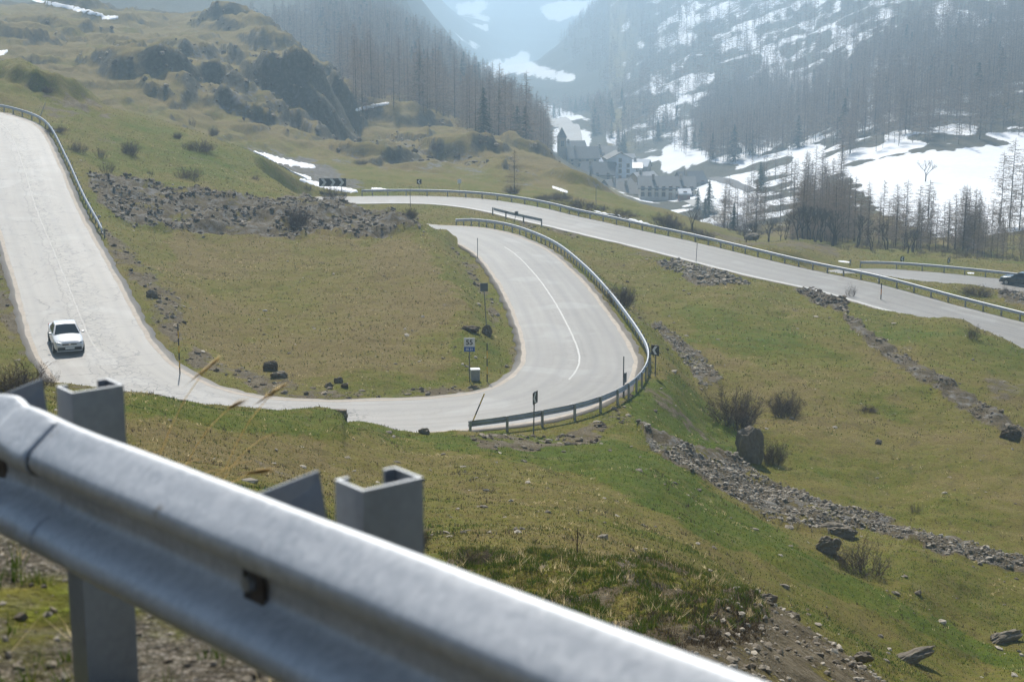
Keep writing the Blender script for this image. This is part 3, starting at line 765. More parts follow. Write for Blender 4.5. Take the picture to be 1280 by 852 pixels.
# W-beam profile: (out toward the road, down from the top edge)
WPROF = [(-.006, -.003), (.002, -.001), (.012, -.006), (.038, -.028), (.064, -.050), (.072, -.060), (.075, -.074), (.071, -.089), (.060, -.100), (.036, -.113), (.012, -.127), (.002, -.137), (0, -.155),
         (.002, -.173), (.012, -.183), (.036, -.197), (.060, -.210), (.071, -.221), (.075, -.236), (.072, -.250), (.064, -.260), (.038, -.282), (.012, -.304), (.002, -.309), (-.006, -.307)]
def sweep(name, P, out, prof, mat, parent=None, thick=.004):
    """sweep an open profile along P (n,3); out: unit vectors toward the road (n,2)"""
    n, k = len(P), len(prof)
    pf = np.array(prof)
    V = np.zeros((2, n, k, 3))
    for s in (0, 1):
        o = pf[:, 0]-s*thick
        V[s, :, :, 0] = P[:, None, 0]+out[:, None, 0]*o; V[s, :, :, 1] = P[:, None, 1]+out[:, None, 1]*o
        V[s, :, :, 2] = P[:, None, 2]+pf[:, 1]
    ii = np.arange(2*n*k).reshape(2, n, k); fs = []
    a = ii[0]; fs.append(np.stack([a[:-1, :-1], a[1:, :-1], a[1:, 1:], a[:-1, 1:]], -1).reshape(-1, 4))
    b = ii[1]; fs.append(np.stack([b[:-1, :-1], b[:-1, 1:], b[1:, 1:], b[1:, :-1]], -1).reshape(-1, 4))
    for e in (0, k-1): fs.append(np.stack([ii[0][:-1, e], ii[0][1:, e], ii[1][1:, e], ii[1][:-1, e]], -1).reshape(-1, 4))
    for e in (0, n-1): fs.append(np.stack([ii[0][e, :-1], ii[0][e, 1:], ii[1][e, 1:], ii[1][e, :-1]], -1).reshape(-1, 4))
    o = np_mesh(name, V.reshape(-1, 3), np.concatenate(fs), [mat], parent=parent)
    bm = bmesh.new(); bm.from_mesh(o.data); bmesh.ops.recalc_face_normals(bm, faces=list(bm.faces)); bm.to_mesh(o.data); bm.free()
    o.data.polygons.foreach_set('use_smooth', np.ones(len(o.data.polygons), bool))
    return o

def c_section(bm, w, d, lip, th, z0, z1, M=None):
    """C post: web of width w along x, flanges d along -y, lips"""
    pts = [(-w/2+lip, -d), (-w/2, -d), (-w/2, 0), (w/2, 0), (w/2, -d), (w/2-lip, -d)]
    inn = [(w/2-lip, -d+th), (w/2-th, -d+th), (w/2-th, -th), (-w/2+th, -th), (-w/2+th, -d+th), (-w/2+lip, -d+th)]
    prism(bm, pts+inn, z0, z1, 'z', M)

# ------------------------------------------------------------------ guardrail in front of the camera
RD3 = np.array([.628, -.778, .048]); RD3u = RD3/np.linalg.norm(RD3)
R0 = np.array([-1.09, 3.33, -.837])
def rail_pt(s, out=0.0, dz=0.0):
    """s in metres along the rail, out toward the camera side"""
    p = R0+RD3u*s; return np.array([p[0]-RN[0]*out, p[1]-RN[1]*out, p[2]+dz])
root = empty('guardrail', tuple(rail_pt(0, 0, -.76)))
tag(root, 'galvanised steel guardrail with wavy beam and thick posts close in front of the camera', 'guardrail', 'road guardrails')
def near_child(o):
    o.parent = root; o.matrix_parent_inverse = Matrix.Translation(-Vector(root.location)); return o
OUT = -RN
ss = np.concatenate([np.arange(.085, .4, .02), np.arange(.4, 3.6, .08)])
prof_f = []
for (o_, z_), (o2, z2) in zip(WPROF[:-1], WPROF[1:]): prof_f += [(o_, z_), ((o_+o2)/2, (z_+z2)/2)]
prof_f.append(WPROF[-1])
P = np.array([rail_pt(s) for s in ss]); O = np.repeat(OUT[None], len(ss), 0)
beam = near_child(sweep('beam', P, O, prof_f, M_GALV))
# dents and a wavy upper edge
me = beam.data; co_ = np.empty(len(me.vertices)*3); me.vertices.foreach_get('co', co_); co_ = co_.reshape(-1, 3)
sv = (co_-R0)@RD3u
dn = .005*fbm(sv*1.6, co_[:, 2]*5, 2, 301)+.0007*fbm(sv*11, co_[:, 2]*20, 2, 302)
co_[:, 0] += OUT[0]*dn; co_[:, 1] += OUT[1]*dn
co_[:, 2] += .006*np.exp(-((sv-.16)/.12)**2)
me.vertices.foreach_set('co', co_.ravel()); me.update()
# second beam lapped behind/over the end of the first one, crumpled
s2 = np.arange(-3.2, .32, .02)
P = np.array([rail_pt(s, .0035) for s in s2]); O = np.repeat(OUT[None], len(s2), 0)
prof_b = [(o_*(.93 if 2 < i < 36 else 1), z_) for i, (o_, z_) in enumerate(prof_f)]
beam2 = near_child(sweep('beam', P, O, prof_f, M_GALV)); me = beam2.data
co_ = np.empty(len(me.vertices)*3); me.vertices.foreach_get('co', co_); co_ = co_.reshape(-1, 3)
sv = (co_-R0)@RD3u; top = np.clip((co_[:, 2]-(R0[2]+RD3u[2]*sv)+.13)/.13, 0, 1)
cr = np.exp(-((sv-.03)/.09)**2)*top
push = -.020*cr+.006*fbm(sv*6, co_[:, 2]*14, 3, 305)*sstep(-.6, 0, sv)
co_[:, 0] += OUT[0]*push; co_[:, 1] += OUT[1]*push; co_[:, 2] += .012*cr
me.vertices.foreach_set('co', co_.ravel()); me.update()
def disc(name, s, dz, out, r, mat, sx=1.0, h=.012):
    bm = bmesh.new(); bmesh.ops.create_cone(bm, cap_ends=True, segments=20, radius1=r, radius2=r*.9, depth=h)
    for v in bm.verts: v.co.x *= sx
    X = Vector((RD3u[0], RD3u[1], RD3u[2])); Z = Vector((OUT[0], OUT[1], 0)); Y = Z.cross(X)
    M = Matrix((X, Y, Z)).transposed().to_4x4(); M.translation = Vector(rail_pt(s, out, dz)); bm.transform(M)
    return near_child(bm_obj(name, bm, mat, smooth=False))
# lap-joint bolts; flush black discs paint in the dark hollow of open slots
def slot(s, dz, out, tilt, r, sx, mat=M_BOLT, h=.006):
    bm = bmesh.new(); bmesh.ops.create_cone(bm, cap_ends=True, segments=24, radius1=r, radius2=r, depth=h)
    for v in bm.verts: v.co.x *= sx
    X = Vector(RD3u); Z = (Vector((OUT[0], OUT[1], 0))*math.cos(tilt)+Vector((0, 0, 1))*math.sin(tilt)); Z = (Z-X*Z.dot(X)).normalized(); Y = Z.cross(X)
    M = Matrix((X, Y, Z)).transposed().to_4x4(); M.translation = Vector(rail_pt(s, out, dz)); bm.transform(M)
    return near_child(bm_obj('bolt', bm, mat))
for s, dz, out, tilt, r, sx, mt in ((.035, -.032, .018, .8, .011, 1.7, M_BLACK), (-.03, -.085, .052, 0, .010, 1.9, M_RUST), (.02, -.088, .052, 0, .008, 2.2, M_RUST), (-.06, -.15, .012, 0, .020, 1.4, M_BOLT), (-.045, -.225, .068, 0, .010, 1.7, M_BLACK), (-.14, -.032, .024, .8, .011, 1.7, M_BLACK)):
    slot(s, dz, out, tilt, r, sx, mt)
def washer(s, dz, w, h, mat):
    bm = bmesh.new(); add_box(bm, (0, 0, 0), (w, h, .008))
    X = Vector(RD3u); Z = Vector((OUT[0], OUT[1], 0)); Z = (Z-X*Z.dot(X)).normalized(); Y = Z.cross(X)
    M = Matrix((X, Y, Z)).transposed().to_4x4(); M.translation = Vector(rail_pt(s, .006, dz)); bm.transform(M)
    return near_child(bm_obj('washer', bm, mat, bevel=.004))
washer(1.075, -.155, .046, .058, M_BOLT); disc('bolt', 1.066, -.152, .014, .014, M_GALV_D, 1.0, .018)
washer(1.05, -.155, .018, .05, M_BLACK); washer(-.02, -.155, .046, .055, M_BOLT)
for k, (s, th) in enumerate(((-.045, 0), (1.125, 0), (2.75, 0), (-1.27, 0))):
    bm = bmesh.new()
    X = Vector((RN[0], RN[1], 0)); Y = Vector((RD[0], RD[1], 0)).normalized()
    M = Matrix((X, Y, Vector((0, 0, 1)))).transposed().to_4x4(); M.translation = Vector(rail_pt(s, -.235, -.018))
    c_section(bm, .125, .085, .026, .006, -1.3, 0, M)
    near_child(bm_obj('post', bm, M_GALV_D))
    bm = bmesh.new()      # bent spacer plate between beam and post
    M2 = Matrix((Vector((RD[0], RD[1], 0)).normalized(), Vector((RN[0], RN[1], 0)), Vector((0, 0, 1)))).transposed().to_4x4(); M2.translation = Vector(rail_pt(s, 0, 0))
    pl = [(-.19, .02), (-.088, .14), (-.082, .14), (-.184, .012)]
    vs = []
    for (x, y) in pl:
        tz = .004 if y > .1 else -.06
        vs.append((bm.verts.new(M2 @ Vector((x, y, tz))), bm.verts.new(M2 @ Vector((x+(.075 if y > .1 else 0), y, -.29)))))
    for i in range(4): bm.faces.new((vs[i][0], vs[(i+1) % 4][0], vs[(i+1) % 4][1], vs[i][1]))
    bm.faces.new([v[0] for v in vs]); bm.faces.new([v[1] for v in vs][::-1])
    near_child(bm_obj('spacer', bm, M_GALV_D))

# ------------------------------------------------------------------ guardrails along the roads below
def run_rail(label, P, Nl, u, i0, i1, off, spacing, end_turn=0, htop=.78, mat=None):
    """off: lateral offset (left +); beam on the road side of the posts"""
    i0, i1 = max(0, i0), min(len(P)-1, i1)
    uu = np.arange(u[i0], u[i1], 1.0)
    Q = np.stack([np.interp(uu, u, P[:, k]) for k in range(3)], 1); NN = np.stack([np.interp(uu, u, Nl[:, k]) for k in range(2)], 1)
    NN /= np.linalg.norm(NN, axis=1)[:, None]
    L = Q.copy(); L[:, :2] += NN*off; L[:, 2] += htop-.06
    if end_turn:          # ends slope down into the ground
        k = 4
        L[:k, 2] -= np.linspace(end_turn, 0, k); L[-k:, 2] -= np.linspace(0, end_turn, k)
    sgn = -math.copysign(1, off)
    mid = Vector(L[len(L)//2]-np.array([0, 0, htop]))
    rt = empty('guardrail', mid); tag(rt, label, 'guardrail', 'road guardrails')
    L2 = L-np.array(mid)
    pr = WPROF[::2]+[WPROF[-1]]
    sweep('beam', L2, NN*sgn, pr, mat or M_GALV, parent=rt)
    np_ = max(2, int((uu[-1]-uu[0])/spacing)); first = None
    for j in range(np_+1):
        q = min(len(uu)-1, j*(len(uu)-1)/np_); i = int(q); f = q-i; i2 = min(i+1, len(uu)-1)
        p = L2[i]*(1-f)+L2[i2]*f; nn = NN[i]
        pos = Vector((p[0]-nn[0]*sgn*.10, p[1]-nn[1]*sgn*.10, p[2]+.01))
        if first is None:
            bm = bmesh.new(); c_section(bm, .10, .11, .03, .008, -1.35, 0.0)
            o = bm_obj('post', bm, M_GALV_D, parent=rt); first = o
        else:
            o = first.copy(); link(o); o.parent = rt
        o.location = pos; o.rotation_euler = (0, 0, math.atan2(nn[1], nn[0]))
    return rt
iA = int(np.argmin(np.hypot(main[:, 0]-at3(582,533,76).x, main[:, 1]-77.5)))
iB = idx(520,284,164)
run_rail('long curved guardrail wrapping round the outside of the lower hairpin bend', main, mainN, mainU, iA, iB, -(HALF+.62), 1.42, .12)
run_rail('curved guardrail along the top right edge of the upper road where the white car drives', main, mainN, mainU, idx(-60,138,183), idx(60,296,122), HALF+.55, 2.0, .15)
iC = idx(445,248.5,192); 
run_rail('long guardrail on the far edge of the second road', main, mainN, mainU, iC, len(main)-2, HALF+.55, 1.95)
run_rail('short piece of guardrail on the near edge of the second road above the hairpin', main, mainN, mainU, idx(652,264,182), idx(716,277,176), -(HALF+.5), 2.4, 0)
lidx = lambda px, py, d: int(np.argmin(np.hypot(low[:, 0]-at3(px, py, d).x, low[:, 1]-d)))
run_rail('low guardrail on the far side of the lowest road, short of the valley', low, lowN, lowU, lidx(1085,341,173), lidx(1275,359,164), HALF+.45, 2.2)

# ------------------------------------------------------------------ poles and signs
def face_rot(p, yaw=0.0): return math.atan2(-p.x, p.y)*-1+yaw      # panel facing the camera when yaw = 0
def pole_mesh(bm, h, r, lean=(0, 0), z0=-.5):
    add_tube(bm, (lean[0]*z0, lean[1]*z0, z0), (lean[0]*h, lean[1]*h, h), r, r*.95, 8)
def snow_pole(px, py, h, label, lean=(0, 0), bands=4, mats=None, r=.032, d=None):
    p = hit(px, py, 30) if d is None else at3(px, py, d)
    rt = empty('snow_pole', p); tag(rt, label, 'snow pole', 'snow marker poles')
    mats = mats or (M_BLACK, M_YELLOW)
    for k in range(bands):
        a, b = h*k/bands, h*(k+1)/bands
        bm = bmesh.new()
        a2 = a-(.5 if k == 0 else 0)
        add_tube(bm, (lean[0]*a2, lean[1]*a2, a2), (lean[0]*b, lean[1]*b, b), r, r, 8)
        bm_obj('band' if k else 'foot_band', bm, mats[k % 2], rt, smooth=False)
    return rt
snow_pole(225, 468, 2.9, 'upright black and yellow snow pole on the inner edge of the left road', bands=7, r=.035)
snow_pole(609, 477, 2.25, 'upright black and yellow snow pole on the verge right of the kilometre sign', bands=5)
snow_pole(589, 531, 1.55, 'leaning yellow snow pole at the start of the hairpin guardrail', lean=(.42, .1), bands=3, mats=(M_YELLOW, M_BLACK), d=76.2, r=.034)
snow_pole(597, 323, 1.8, 'thin plain grey marker pole at the upper inside of the hairpin road', bands=1, mats=(M_POLE, M_POLE), r=.03)
snow_pole(870, 328, 1.9, 'thin grey marker pole at the near edge of the second road', bands=1, mats=(M_POLE, M_POLE), r=.028, lean=(.04, 0))
snow_pole(1101, 375, 1.55, 'short black and orange marker pole in front of the second road guardrail', bands=3, mats=(M_BLACK, M_ORANGE), r=.045)
snow_pole(513, 259, 2.1, 'thin grey marker pole on the near edge of the second road by a low bush', bands=1, mats=(M_POLE, M_POLE), r=.03)
snow_pole(779, 497, 2.3, 'thin dark snow pole just outside the hairpin guardrail beside a small sign', bands=2, mats=(M_POLE, M_BLACK), r=.03)
snow_pole(745, 250, 1.7, 'thin dark pole behind the second road guardrail by the long snow strip', bands=1, mats=(M_POLE, M_POLE), r=.035, d=208)

def text_part(name, body, size, mat, parent, loc, rot, extrude=.002):
    cu = bpy.data.curves.new(name, 'FONT'); cu.body = body; cu.size = size; cu.align_x = 'CENTER'; cu.align_y = 'CENTER'; cu.extrude = extrude
    cu.offset = size*.022
    o = bpy.data.objects.new(name, cu); link(o)
    dg = bpy.context.evaluated_depsgraph_get(); me = bpy.data.meshes.new_from_object(o.evaluated_get(dg))
    bpy.data.objects.remove(o); bpy.data.curves.remove(cu)
    me.materials.clear(); me.materials.append(mat)
    o = bpy.data.objects.new(name, me); link(o); o.parent = parent; o.location = loc; o.rotation_euler = rot
    return o
def sign(name, px, py, h, pw, ph, label, yaw=0.0, front=None, lean=(0, 0), cat='road sign', d=None, r=.03, group='small roadside signs', art=None):
    p = hit(px, py, 30) if d is None else at3(px, py, d)
    rt = empty(name, p, face_rot(p, yaw)); tag(rt, label, cat, group)
    bm = bmesh.new(); pole_mesh(bm, h, r, lean); bm_obj('pole', bm, M_POLE, rt)
    bm = bmesh.new(); add_box(bm, (lean[0]*(h-ph/2), -.05+lean[1]*(h-ph/2), h-ph/2), (pw, .025, ph))
    pn = bm_obj('panel', bm, front or M_SIGNBACK, rt, bevel=.006)
    bm = bmesh.new(); add_box(bm, (lean[0]*(h-ph/2), -.032+lean[1]*(h-ph/2), h-ph/2), (pw*.96, .008, ph*.96)); bm_obj('back_plate', bm, M_SIGNBACK, pn)
    if art: art(rt, pn, h, pw, ph)
    return rt
def km_art(rt, pn, h, pw, ph):
    bm = bmesh.new(); add_box(bm, (0, -.067, h-ph*.82), (pw*.98, .006, ph*.34)); b = bm_obj('blue_panel', bm, M_BLUE, pn)
    text_part('number', '55', .40, M_BLACK, pn, (0, -.068, h-ph*.34), (R(90), 0, 0))
    text_part('road_name', 'SS 21', .185, M_WHITE, pn, (0, -.073, h-ph*.825), (R(90), 0, 0))
sign('kilometre_sign', 587, 477, 2.55, .62, .80, 'white and blue kilometre sign reading 55 on a thin pole inside the hairpin', 0.05, M_WHITE, art=km_art, cat='kilometre sign', r=.03, group='small roadside signs')
sign('square_sign', 608, 408, 2.95, .52, .56, 'dark square sign seen from behind on a tall leaning pole inside the hairpin', .25, M_SIGNBACK, lean=(-.06, 0))
def chev_art(rt, pn, h, pw, ph):
    bm = bmesh.new(); c = h-ph/2
    prism(bm, [(.16, c+.24), (-.02, c+.24), (-.20, c), (-.02, c-.24), (.16, c-.24), (-.02, c)], -.071, -.064, 'y'); bm_obj('arrow', bm, M_WHITE, pn)
sign('chevron_sign', 667, 538, 1.95, .58, .60, 'small chevron sign seen edge on behind the front of the hairpin guardrail', 1.15, M_BLACK, art=chev_art, lean=(.05, 0), d=75.6, r=.035)
sign('chevron_sign', 819, 470, 1.85, .58, .60, 'small black and white chevron sign outside the right end of the hairpin bend', -.85, M_BLACK, art=chev_art, r=.035)
sign('delineator_sign', 780, 496, 1.35, .34, .55, 'narrow small dark sign beside the thin pole outside the hairpin guardrail', 1.0, M_SIGNBACK, r=.03, lean=(.01, 0))
sign('delineator_sign', 641, 285, 1.75, .40, .40, 'tiny leaning grey marker plate on the grass between hairpin and second road', .3, M_SIGNBACK, lean=(.25, 0))
sign('chevron_sign', 524, 239, 1.5, .6, .6, 'tiny black and white chevron sign behind the far guardrail, nearer the chevron board', .2, M_BLACK, art=chev_art, d=199)
sign('chevron_sign', 574, 239, 1.5, .55, .55, 'tiny pale chevron sign behind the far guardrail of the second road', .7, M_WHITE, d=198)
sign('chevron_sign', 1062, 338, 1.3, .6, .6, 'tiny chevron sign standing in the grass beside a scrap of snow near the lowest road', .9, M_BLACK, art=chev_art, d=184)
sign('chevron_sign', 1127, 334, 1.3, .6, .6, 'tiny black and white chevron sign behind the left part of the lowest guardrail', .3, M_BLACK, art=chev_art, d=184)
sign('chevron_sign', 1185, 336, 1.3, .6, .6, 'tiny dark chevron sign behind the middle of the lowest guardrail', .5, M_BLACK, art=chev_art, d=181)
# chevron board at the upper hairpin
p = at3(416, 240.5, 199.5); rt = empty('chevron_board', p, face_rot(p, .1)); tag(rt, 'long black board with white chevron arrows beside the upper hairpin', 'road sign', 'small roadside signs')
for x in (-1.1, 1.1):
    bm = bmesh.new(); add_tube(bm, (x, .05, -.6), (x, .05, 1.75), .04, .04, 8); bm_obj('leg', bm, M_POLE, rt)
bm = bmesh.new(); add_box(bm, (0, 0, 1.25), (3.4, .03, 1.0)); pn = bm_obj('panel', bm, M_BLACK, rt)
for k in range(3):
    x = -1.1+k*1.1; bm = bmesh.new()
    prism(bm, [(x-.36, 1.71), (x+.0, 1.71), (x+.36, 1.25), (x, .79), (x-.36, .79), (x, 1.25)], -.024, -.018, 'y'); bm_obj('arrow', bm, M_WHITE, pn)
# concrete cabinet by the sign
p = hit(594, 475, 30); rt = empty('utility_box', p, face_rot(p, .15)); tag(rt, 'squat pale grey box standing in the grass below the kilometre sign', 'utility box')
bm = bmesh.new(); add_box(bm, (0, 0, .3), (.5, .45, .62)); bm_obj('body', bm, M_CONC, rt, bevel=.03)
bm = bmesh.new(); add_box(bm, (0, 0, .64), (.54, .49, .07)); bm_obj('lid', bm, M_WHITE, rt, bevel=.02)
# leaning bare stick at the top of the left road
p = hit(47, 150, 150); rt = empty('wooden_stake', p); tag(rt, 'pale leaning wooden stake beside the guardrail at the top of the left road', 'stake')
bm = bmesh.new(); add_tube(bm, (0, 0, -.3), (1.0, 0, 1.9), .06, .04, 6); bm_obj('stick', bm, M_CONC, rt)

# ------------------------------------------------------------------ cars
def paint(name, col, rough=.22):
    t = NT(name); v = t.obj(); n = t.noise(v, 3, 4, .6)
    t.set(Base_Color=t.ramp(n, [(.3, tuple(c*.93 for c in col)), (.7, col)]), Roughness=t.math('ADD', rough, t.math('MULTIPLY', n, .12)))
    t.b.inputs['Coat Weight'].default_value = .6; t.b.inputs['Coat Roughness'].default_value = .08
    return t.m
M_CARWHITE = paint('white_car_paint', (.80, .80, .80)); M_CARDARK = paint('dark_car_paint', (.035, .05, .06))
M_GLASS = simple_mat('dark_car_glass', (.012, .02, .028), .06, var=.1)
M_TYRE = simple_mat('tyre_rubber', (.02, .02, .02), .85); M_RIM = simple_mat('alloy_rim', (.45, .46, .47), .35, .8)
M_LAMP = simple_mat('headlight_glass', (.50, .53, .56), .12, .3); M_TRIM = simple_mat('black_plastic', (.025, .026, .028), .6)
M_CHROME = simple_mat('chrome_emblem', (.7, .71, .72), .15, 1.0, var=.05); M_TAIL = simple_mat('red_tail_lamp', (.35, .02, .02), .2)
def car(name, p, rz, label, paintm, tilt=(0, 0), cat='car'):
    """nose along local -Y; saloon 4.45 m long, 1.74 m wide"""
    rt = empty(name, p); rt.rotation_euler = (tilt[0], tilt[1], rz); tag(rt, label, cat, 'cars on the roads')
    # lower body: stations from nose to tail (y, half width, z bottom, z shoulder, crown)
    st = [(-2.20, .60, .32, .60, .03), (-2.13, .74, .24, .70, .05), (-1.95, .82, .20, .79, .07), (-1.55, .865, .19, .86, .08), (-1.05, .87, .19, .915, .08), (-.85, .87, .19, .93, .06),
          (0, .87, .19, .945, .04), (.9, .87, .19, .95, .04), (1.35, .86, .20, .955, .05), (1.75, .83, .24, .965, .06), (2.05, .79, .30, .955, .05), (2.18, .70, .38, .90, .03)]
    bm = bmesh.new(); rings = []
    for (y, w, zb, zs, cr) in st:
        half = [(0, zb), (w*.75, zb), (w*.95, zb+.08), (w, zb+.25), (w*.995, (zb+zs)/2+.1), (w*.955, zs-.05), (w*.88, zs), (w*.5, zs+cr*.8), (0, zs+cr)]
        ring = [bm.verts.new((x, y, z)) for x, z in half]+[bm.verts.new((-x, y, z)) for x, z in half[-2:0:-1]]
        rings.append(ring)
    n = len(rings[0])
    for a, b in zip(rings[:-1], rings[1:]):
        for i in range(n): bm.faces.new((a[i], a[(i+1) % n], b[(i+1) % n], b[i]))
    bm.faces.new(rings[0][::-1]); bm.faces.new(rings[-1])
    body = bm_obj('body', bm, paintm, rt, smooth=True)
    s = body.modifiers.new('s', 'SUBSURF'); s.levels = s.render_levels = 2
    # cabin
    bot = [(-.98, .74, .945), (1.50, .74, .965)]; B = [(-.95, .78), (-.2, .80), (.7, .80), (1.45, .72)]
    Tp = [(-.18, .585), (.05, .60), (.55, .60), (.78, .565)]
    bm = bmesh.new(); lo, hi = [], []
    for sx in (1, -1):
        lo.append([bm.verts.new((sx*x, y, .93)) for y, x in B]); hi.append([bm.verts.new((sx*x, y, 1.40 if 0 < i < 3 else 1.375)) for i, (y, x) in enumerate(Tp)])
    cap = [bm.verts.new((0, y, 1.43 if 0 < i < 3 else 1.395)) for i, (y, x) in enumerate(Tp)]
    for i in range(3):
        bm.faces.new((hi[0][i], hi[0][i+1], cap[i+1], cap[i])); bm.faces.new((hi[1][i], cap[i], cap[i+1], hi[1][i+1]))
        bm.faces.new((lo[0][i], lo[0][i+1], hi[0][i+1], hi[0][i])); bm.faces.new((lo[1][i+1], lo[1][i], hi[1][i], hi[1][i+1]))
    bm.faces.new((lo[0][0], hi[0][0], cap[0], hi[1][0], lo[1][0])); bm.faces.new((lo[0][3], lo[1][3], hi[1][3], cap[3], hi[0][3])); bm.faces.new([*lo[0], *lo[1][::-1]])
    cab = bm_obj('roof', bm, paintm, rt, smooth=False, bevel=.025)
    def quad(nm, q, mat, off, par=rt):
        """a glass sheet lying just proud of the cabin; q: 4 points"""
        v = [Vector(x) for x in q]; nrm = (v[1]-v[0]).cross(v[3]-v[0]).normalized()
        c = sum(v, Vector())/4
        if nrm.dot(c-Vector((0, .3, 1.0))) < 0: nrm = -nrm
        bm = bmesh.new(); a = [bm.verts.new(x+nrm*off) for x in v]; b = [bm.verts.new(x-nrm*.03) for x in v]
        bm.faces.new(a); bm.faces.new(b[::-1])
        for i in range(4): bm.faces.new((a[i], b[i], b[(i+1) % 4], a[(i+1) % 4]))
        return bm_obj(nm, bm, mat, par)
    quad('windscreen', [(-.70, -.92, .975), (.70, -.92, .975), (.53, -.235, 1.355), (-.53, -.235, 1.355)], M_GLASS, .012)
    quad('rear_window', [(-.64, 1.40, .99), (.64, 1.40, .99), (.51, .83, 1.345), (-.51, .83, 1.345)], M_GLASS, .012)
    for sx in (1, -1):
        w1 = [(sx*.785, -.66, .975), (sx*.797, .28, .975), (sx*.615, .28, 1.345), (sx*.60, -.10, 1.345)]
        w2 = [(sx*.797, .36, .975), (sx*.765, 1.14, .975), (sx*.597, .68, 1.345), (sx*.613, .36, 1.345)]
        quad('side_window', w1, M_GLASS, .012); quad('side_window', w2, M_GLASS, .012)
        bm = bmesh.new(); add_box(bm, (sx*.93, -.72, .99), (.17, .09, .12)); m = bm_obj('door_mirror', bm, paintm, rt, bevel=.03)
        bm = bmesh.new(); prism(bm, [(sx*.42, .615), (sx*.70, .655), (sx*.765, .735), (sx*.745, .785), (sx*.40, .715)], -2.185, -1.80, 'y')
        for v in bm.verts:
            if abs(v.co.x) > .6 and v.co.y < -2: v.co.y += .13
            elif abs(v.co.x) < .6 and v.co.y < -2: v.co.y += .01
        bm_obj('headlight', bm, M_LAMP, rt, bevel=.015)
        bm = bmesh.new(); add_box(bm, (sx*.66, 2.09, .80), (.24, .16, .22)); bm_obj('tail_lamp', bm, M_TAIL, rt, bevel=.03)
        bm = bmesh.new(); add_box(bm, (sx*.60, -2.185, .36), (.17, .05, .09)); bm_obj('fog_lamp', bm, M_LAMP, rt, bevel=.02)
        for y in (-1.38, 1.30):
            w = empty('wheel', (sx*.79, y, .30)); w.parent = rt
            bm = bmesh.new(); bmesh.ops.create_cone(bm, cap_ends=True, segments=24, radius1=.30, radius2=.30, depth=.20, matrix=Matrix.Rotation(R(90), 4, 'Y')); bm_obj('tyre', bm, M_TYRE, w, bevel=.02)
            bm = bmesh.new(); bmesh.ops.create_cone(bm, cap_ends=True, segments=20, radius1=.20, radius2=.18, depth=.03, matrix=Matrix.Translation((sx*.095, 0, 0)) @ Matrix.Rotation(R(90)*sx, 4, 'Y')); bm_obj('rim', bm, M_RIM, w)
    bm = bmesh.new(); add_box(bm, (0, -2.19, .655), (.80, .05, .085)); g = bm_obj('grille', bm, M_TRIM, rt, bevel=.012)
    bm = bmesh.new(); prism(bm, [(0, .74), (.062, .665), (0, .59), (-.062, .665)], -2.235, -2.205, 'y'); bm_obj('emblem', bm, M_CHROME, g)
    bm = bmesh.new(); add_box(bm, (0, -2.17, .38), (1.36, .12, .20)); bp = bm_obj('bumper', bm, M_TRIM, rt, bevel=.04)
    bm = bmesh.new(); add_box(bm, (0, -2.15, .265), (1.42, .14, .05)); bm_obj('bumper_lip', bm, paintm, rt, bevel=.02)
    bm = bmesh.new(); add_box(bm, (0, -2.245, .43), (.52, .02, .11)); bm_obj('number_plate', bm, M_WHITE, rt, bevel=.004)
    return rt
ic = idx(108, 428, 93)
def on_road(P, Nl, i, lat): return Vector((P[i, 0]+Nl[i, 0]*lat, P[i, 1]+Nl[i, 1]*lat, P[i, 2]-.018*abs(lat)+.005))
T_ = main[ic+2]-main[ic-2]; head = math.atan2(T_[1], T_[0]); grade = math.atan2(T_[2], np.hypot(T_[0], T_[1]))
car('white_saloon_car', on_road(main, mainN, ic, -1.55), head+R(90)-.02, 'white saloon car driving down the left road toward the camera', M_CARWHITE, tilt=(-grade, 0))
il = lidx(1275, 358.5, 164.5); T_ = low[il-2]-low[il+2]; head = math.atan2(T_[1], T_[0])
car('dark_hatchback_car', on_road(low, lowN, il, 1.3), head+R(90), 'dark car cut off by the right edge of the picture on the lowest road', M_CARDARK)
# ------------------------------------------------------------------ rocks
def rock_batch(X, Y, Zs, size, flat=.65, seed=0, sink=.25):
    """many small angular stones as one vertex/face array"""
    r = np.random.default_rng(seed); n = len(X)
    t = (1+5**.5)/2
    iv = np.array([(-1,t,0),(1,t,0),(-1,-t,0),(1,-t,0),(0,-1,t),(0,1,t),(0,-1,-t),(0,1,-t),(t,0,-1),(t,0,1),(-t,0,-1),(-t,0,1)])/math.hypot(1, t)
    fc = np.array([(0,11,5),(0,5,1),(0,1,7),(0,7,10),(0,10,11),(1,5,9),(5,11,4),(11,10,2),(10,7,6),(7,1,8),(3,9,4),(3,4,2),(3,2,6),(3,6,8),(3,8,9),(4,9,5),(2,4,11),(6,2,10),(8,6,7),(9,8,1)])
    V = iv[None]*(1+r.uniform(-.32, .32, (n, 12, 1)))
    sc = np.stack([r.uniform(.7, 1.3, n), r.uniform(.6, 1.1, n), flat*r.uniform(.6, 1.3, n)], 1)*(size[:, None]/2)
    V = V*sc[:, None]
    a = r.uniform(0, 2*np.pi, n); b = r.normal(0, .35, n)
    c, s = np.cos(b), np.sin(b); y, z = V[..., 1].copy(), V[..., 2].copy()
    V[..., 1] = y*c[:, None]-z*s[:, None]; V[..., 2] = y*s[:, None]+z*c[:, None]
    c, s = np.cos(a), np.sin(a); x, y = V[..., 0].copy(), V[..., 1].copy()
    V[..., 0] = x*c[:, None]-y*s[:, None]; V[..., 1] = x*s[:, None]+y*c[:, None]
    V += np.stack([X, Y, Zs+size*flat*(.5-sink*r.uniform(.6, 1.9, n))], 1)[:, None]
    return V.reshape(-1, 3), (fc[None]+12*np.arange(n)[:, None, None]).reshape(-1, 3)
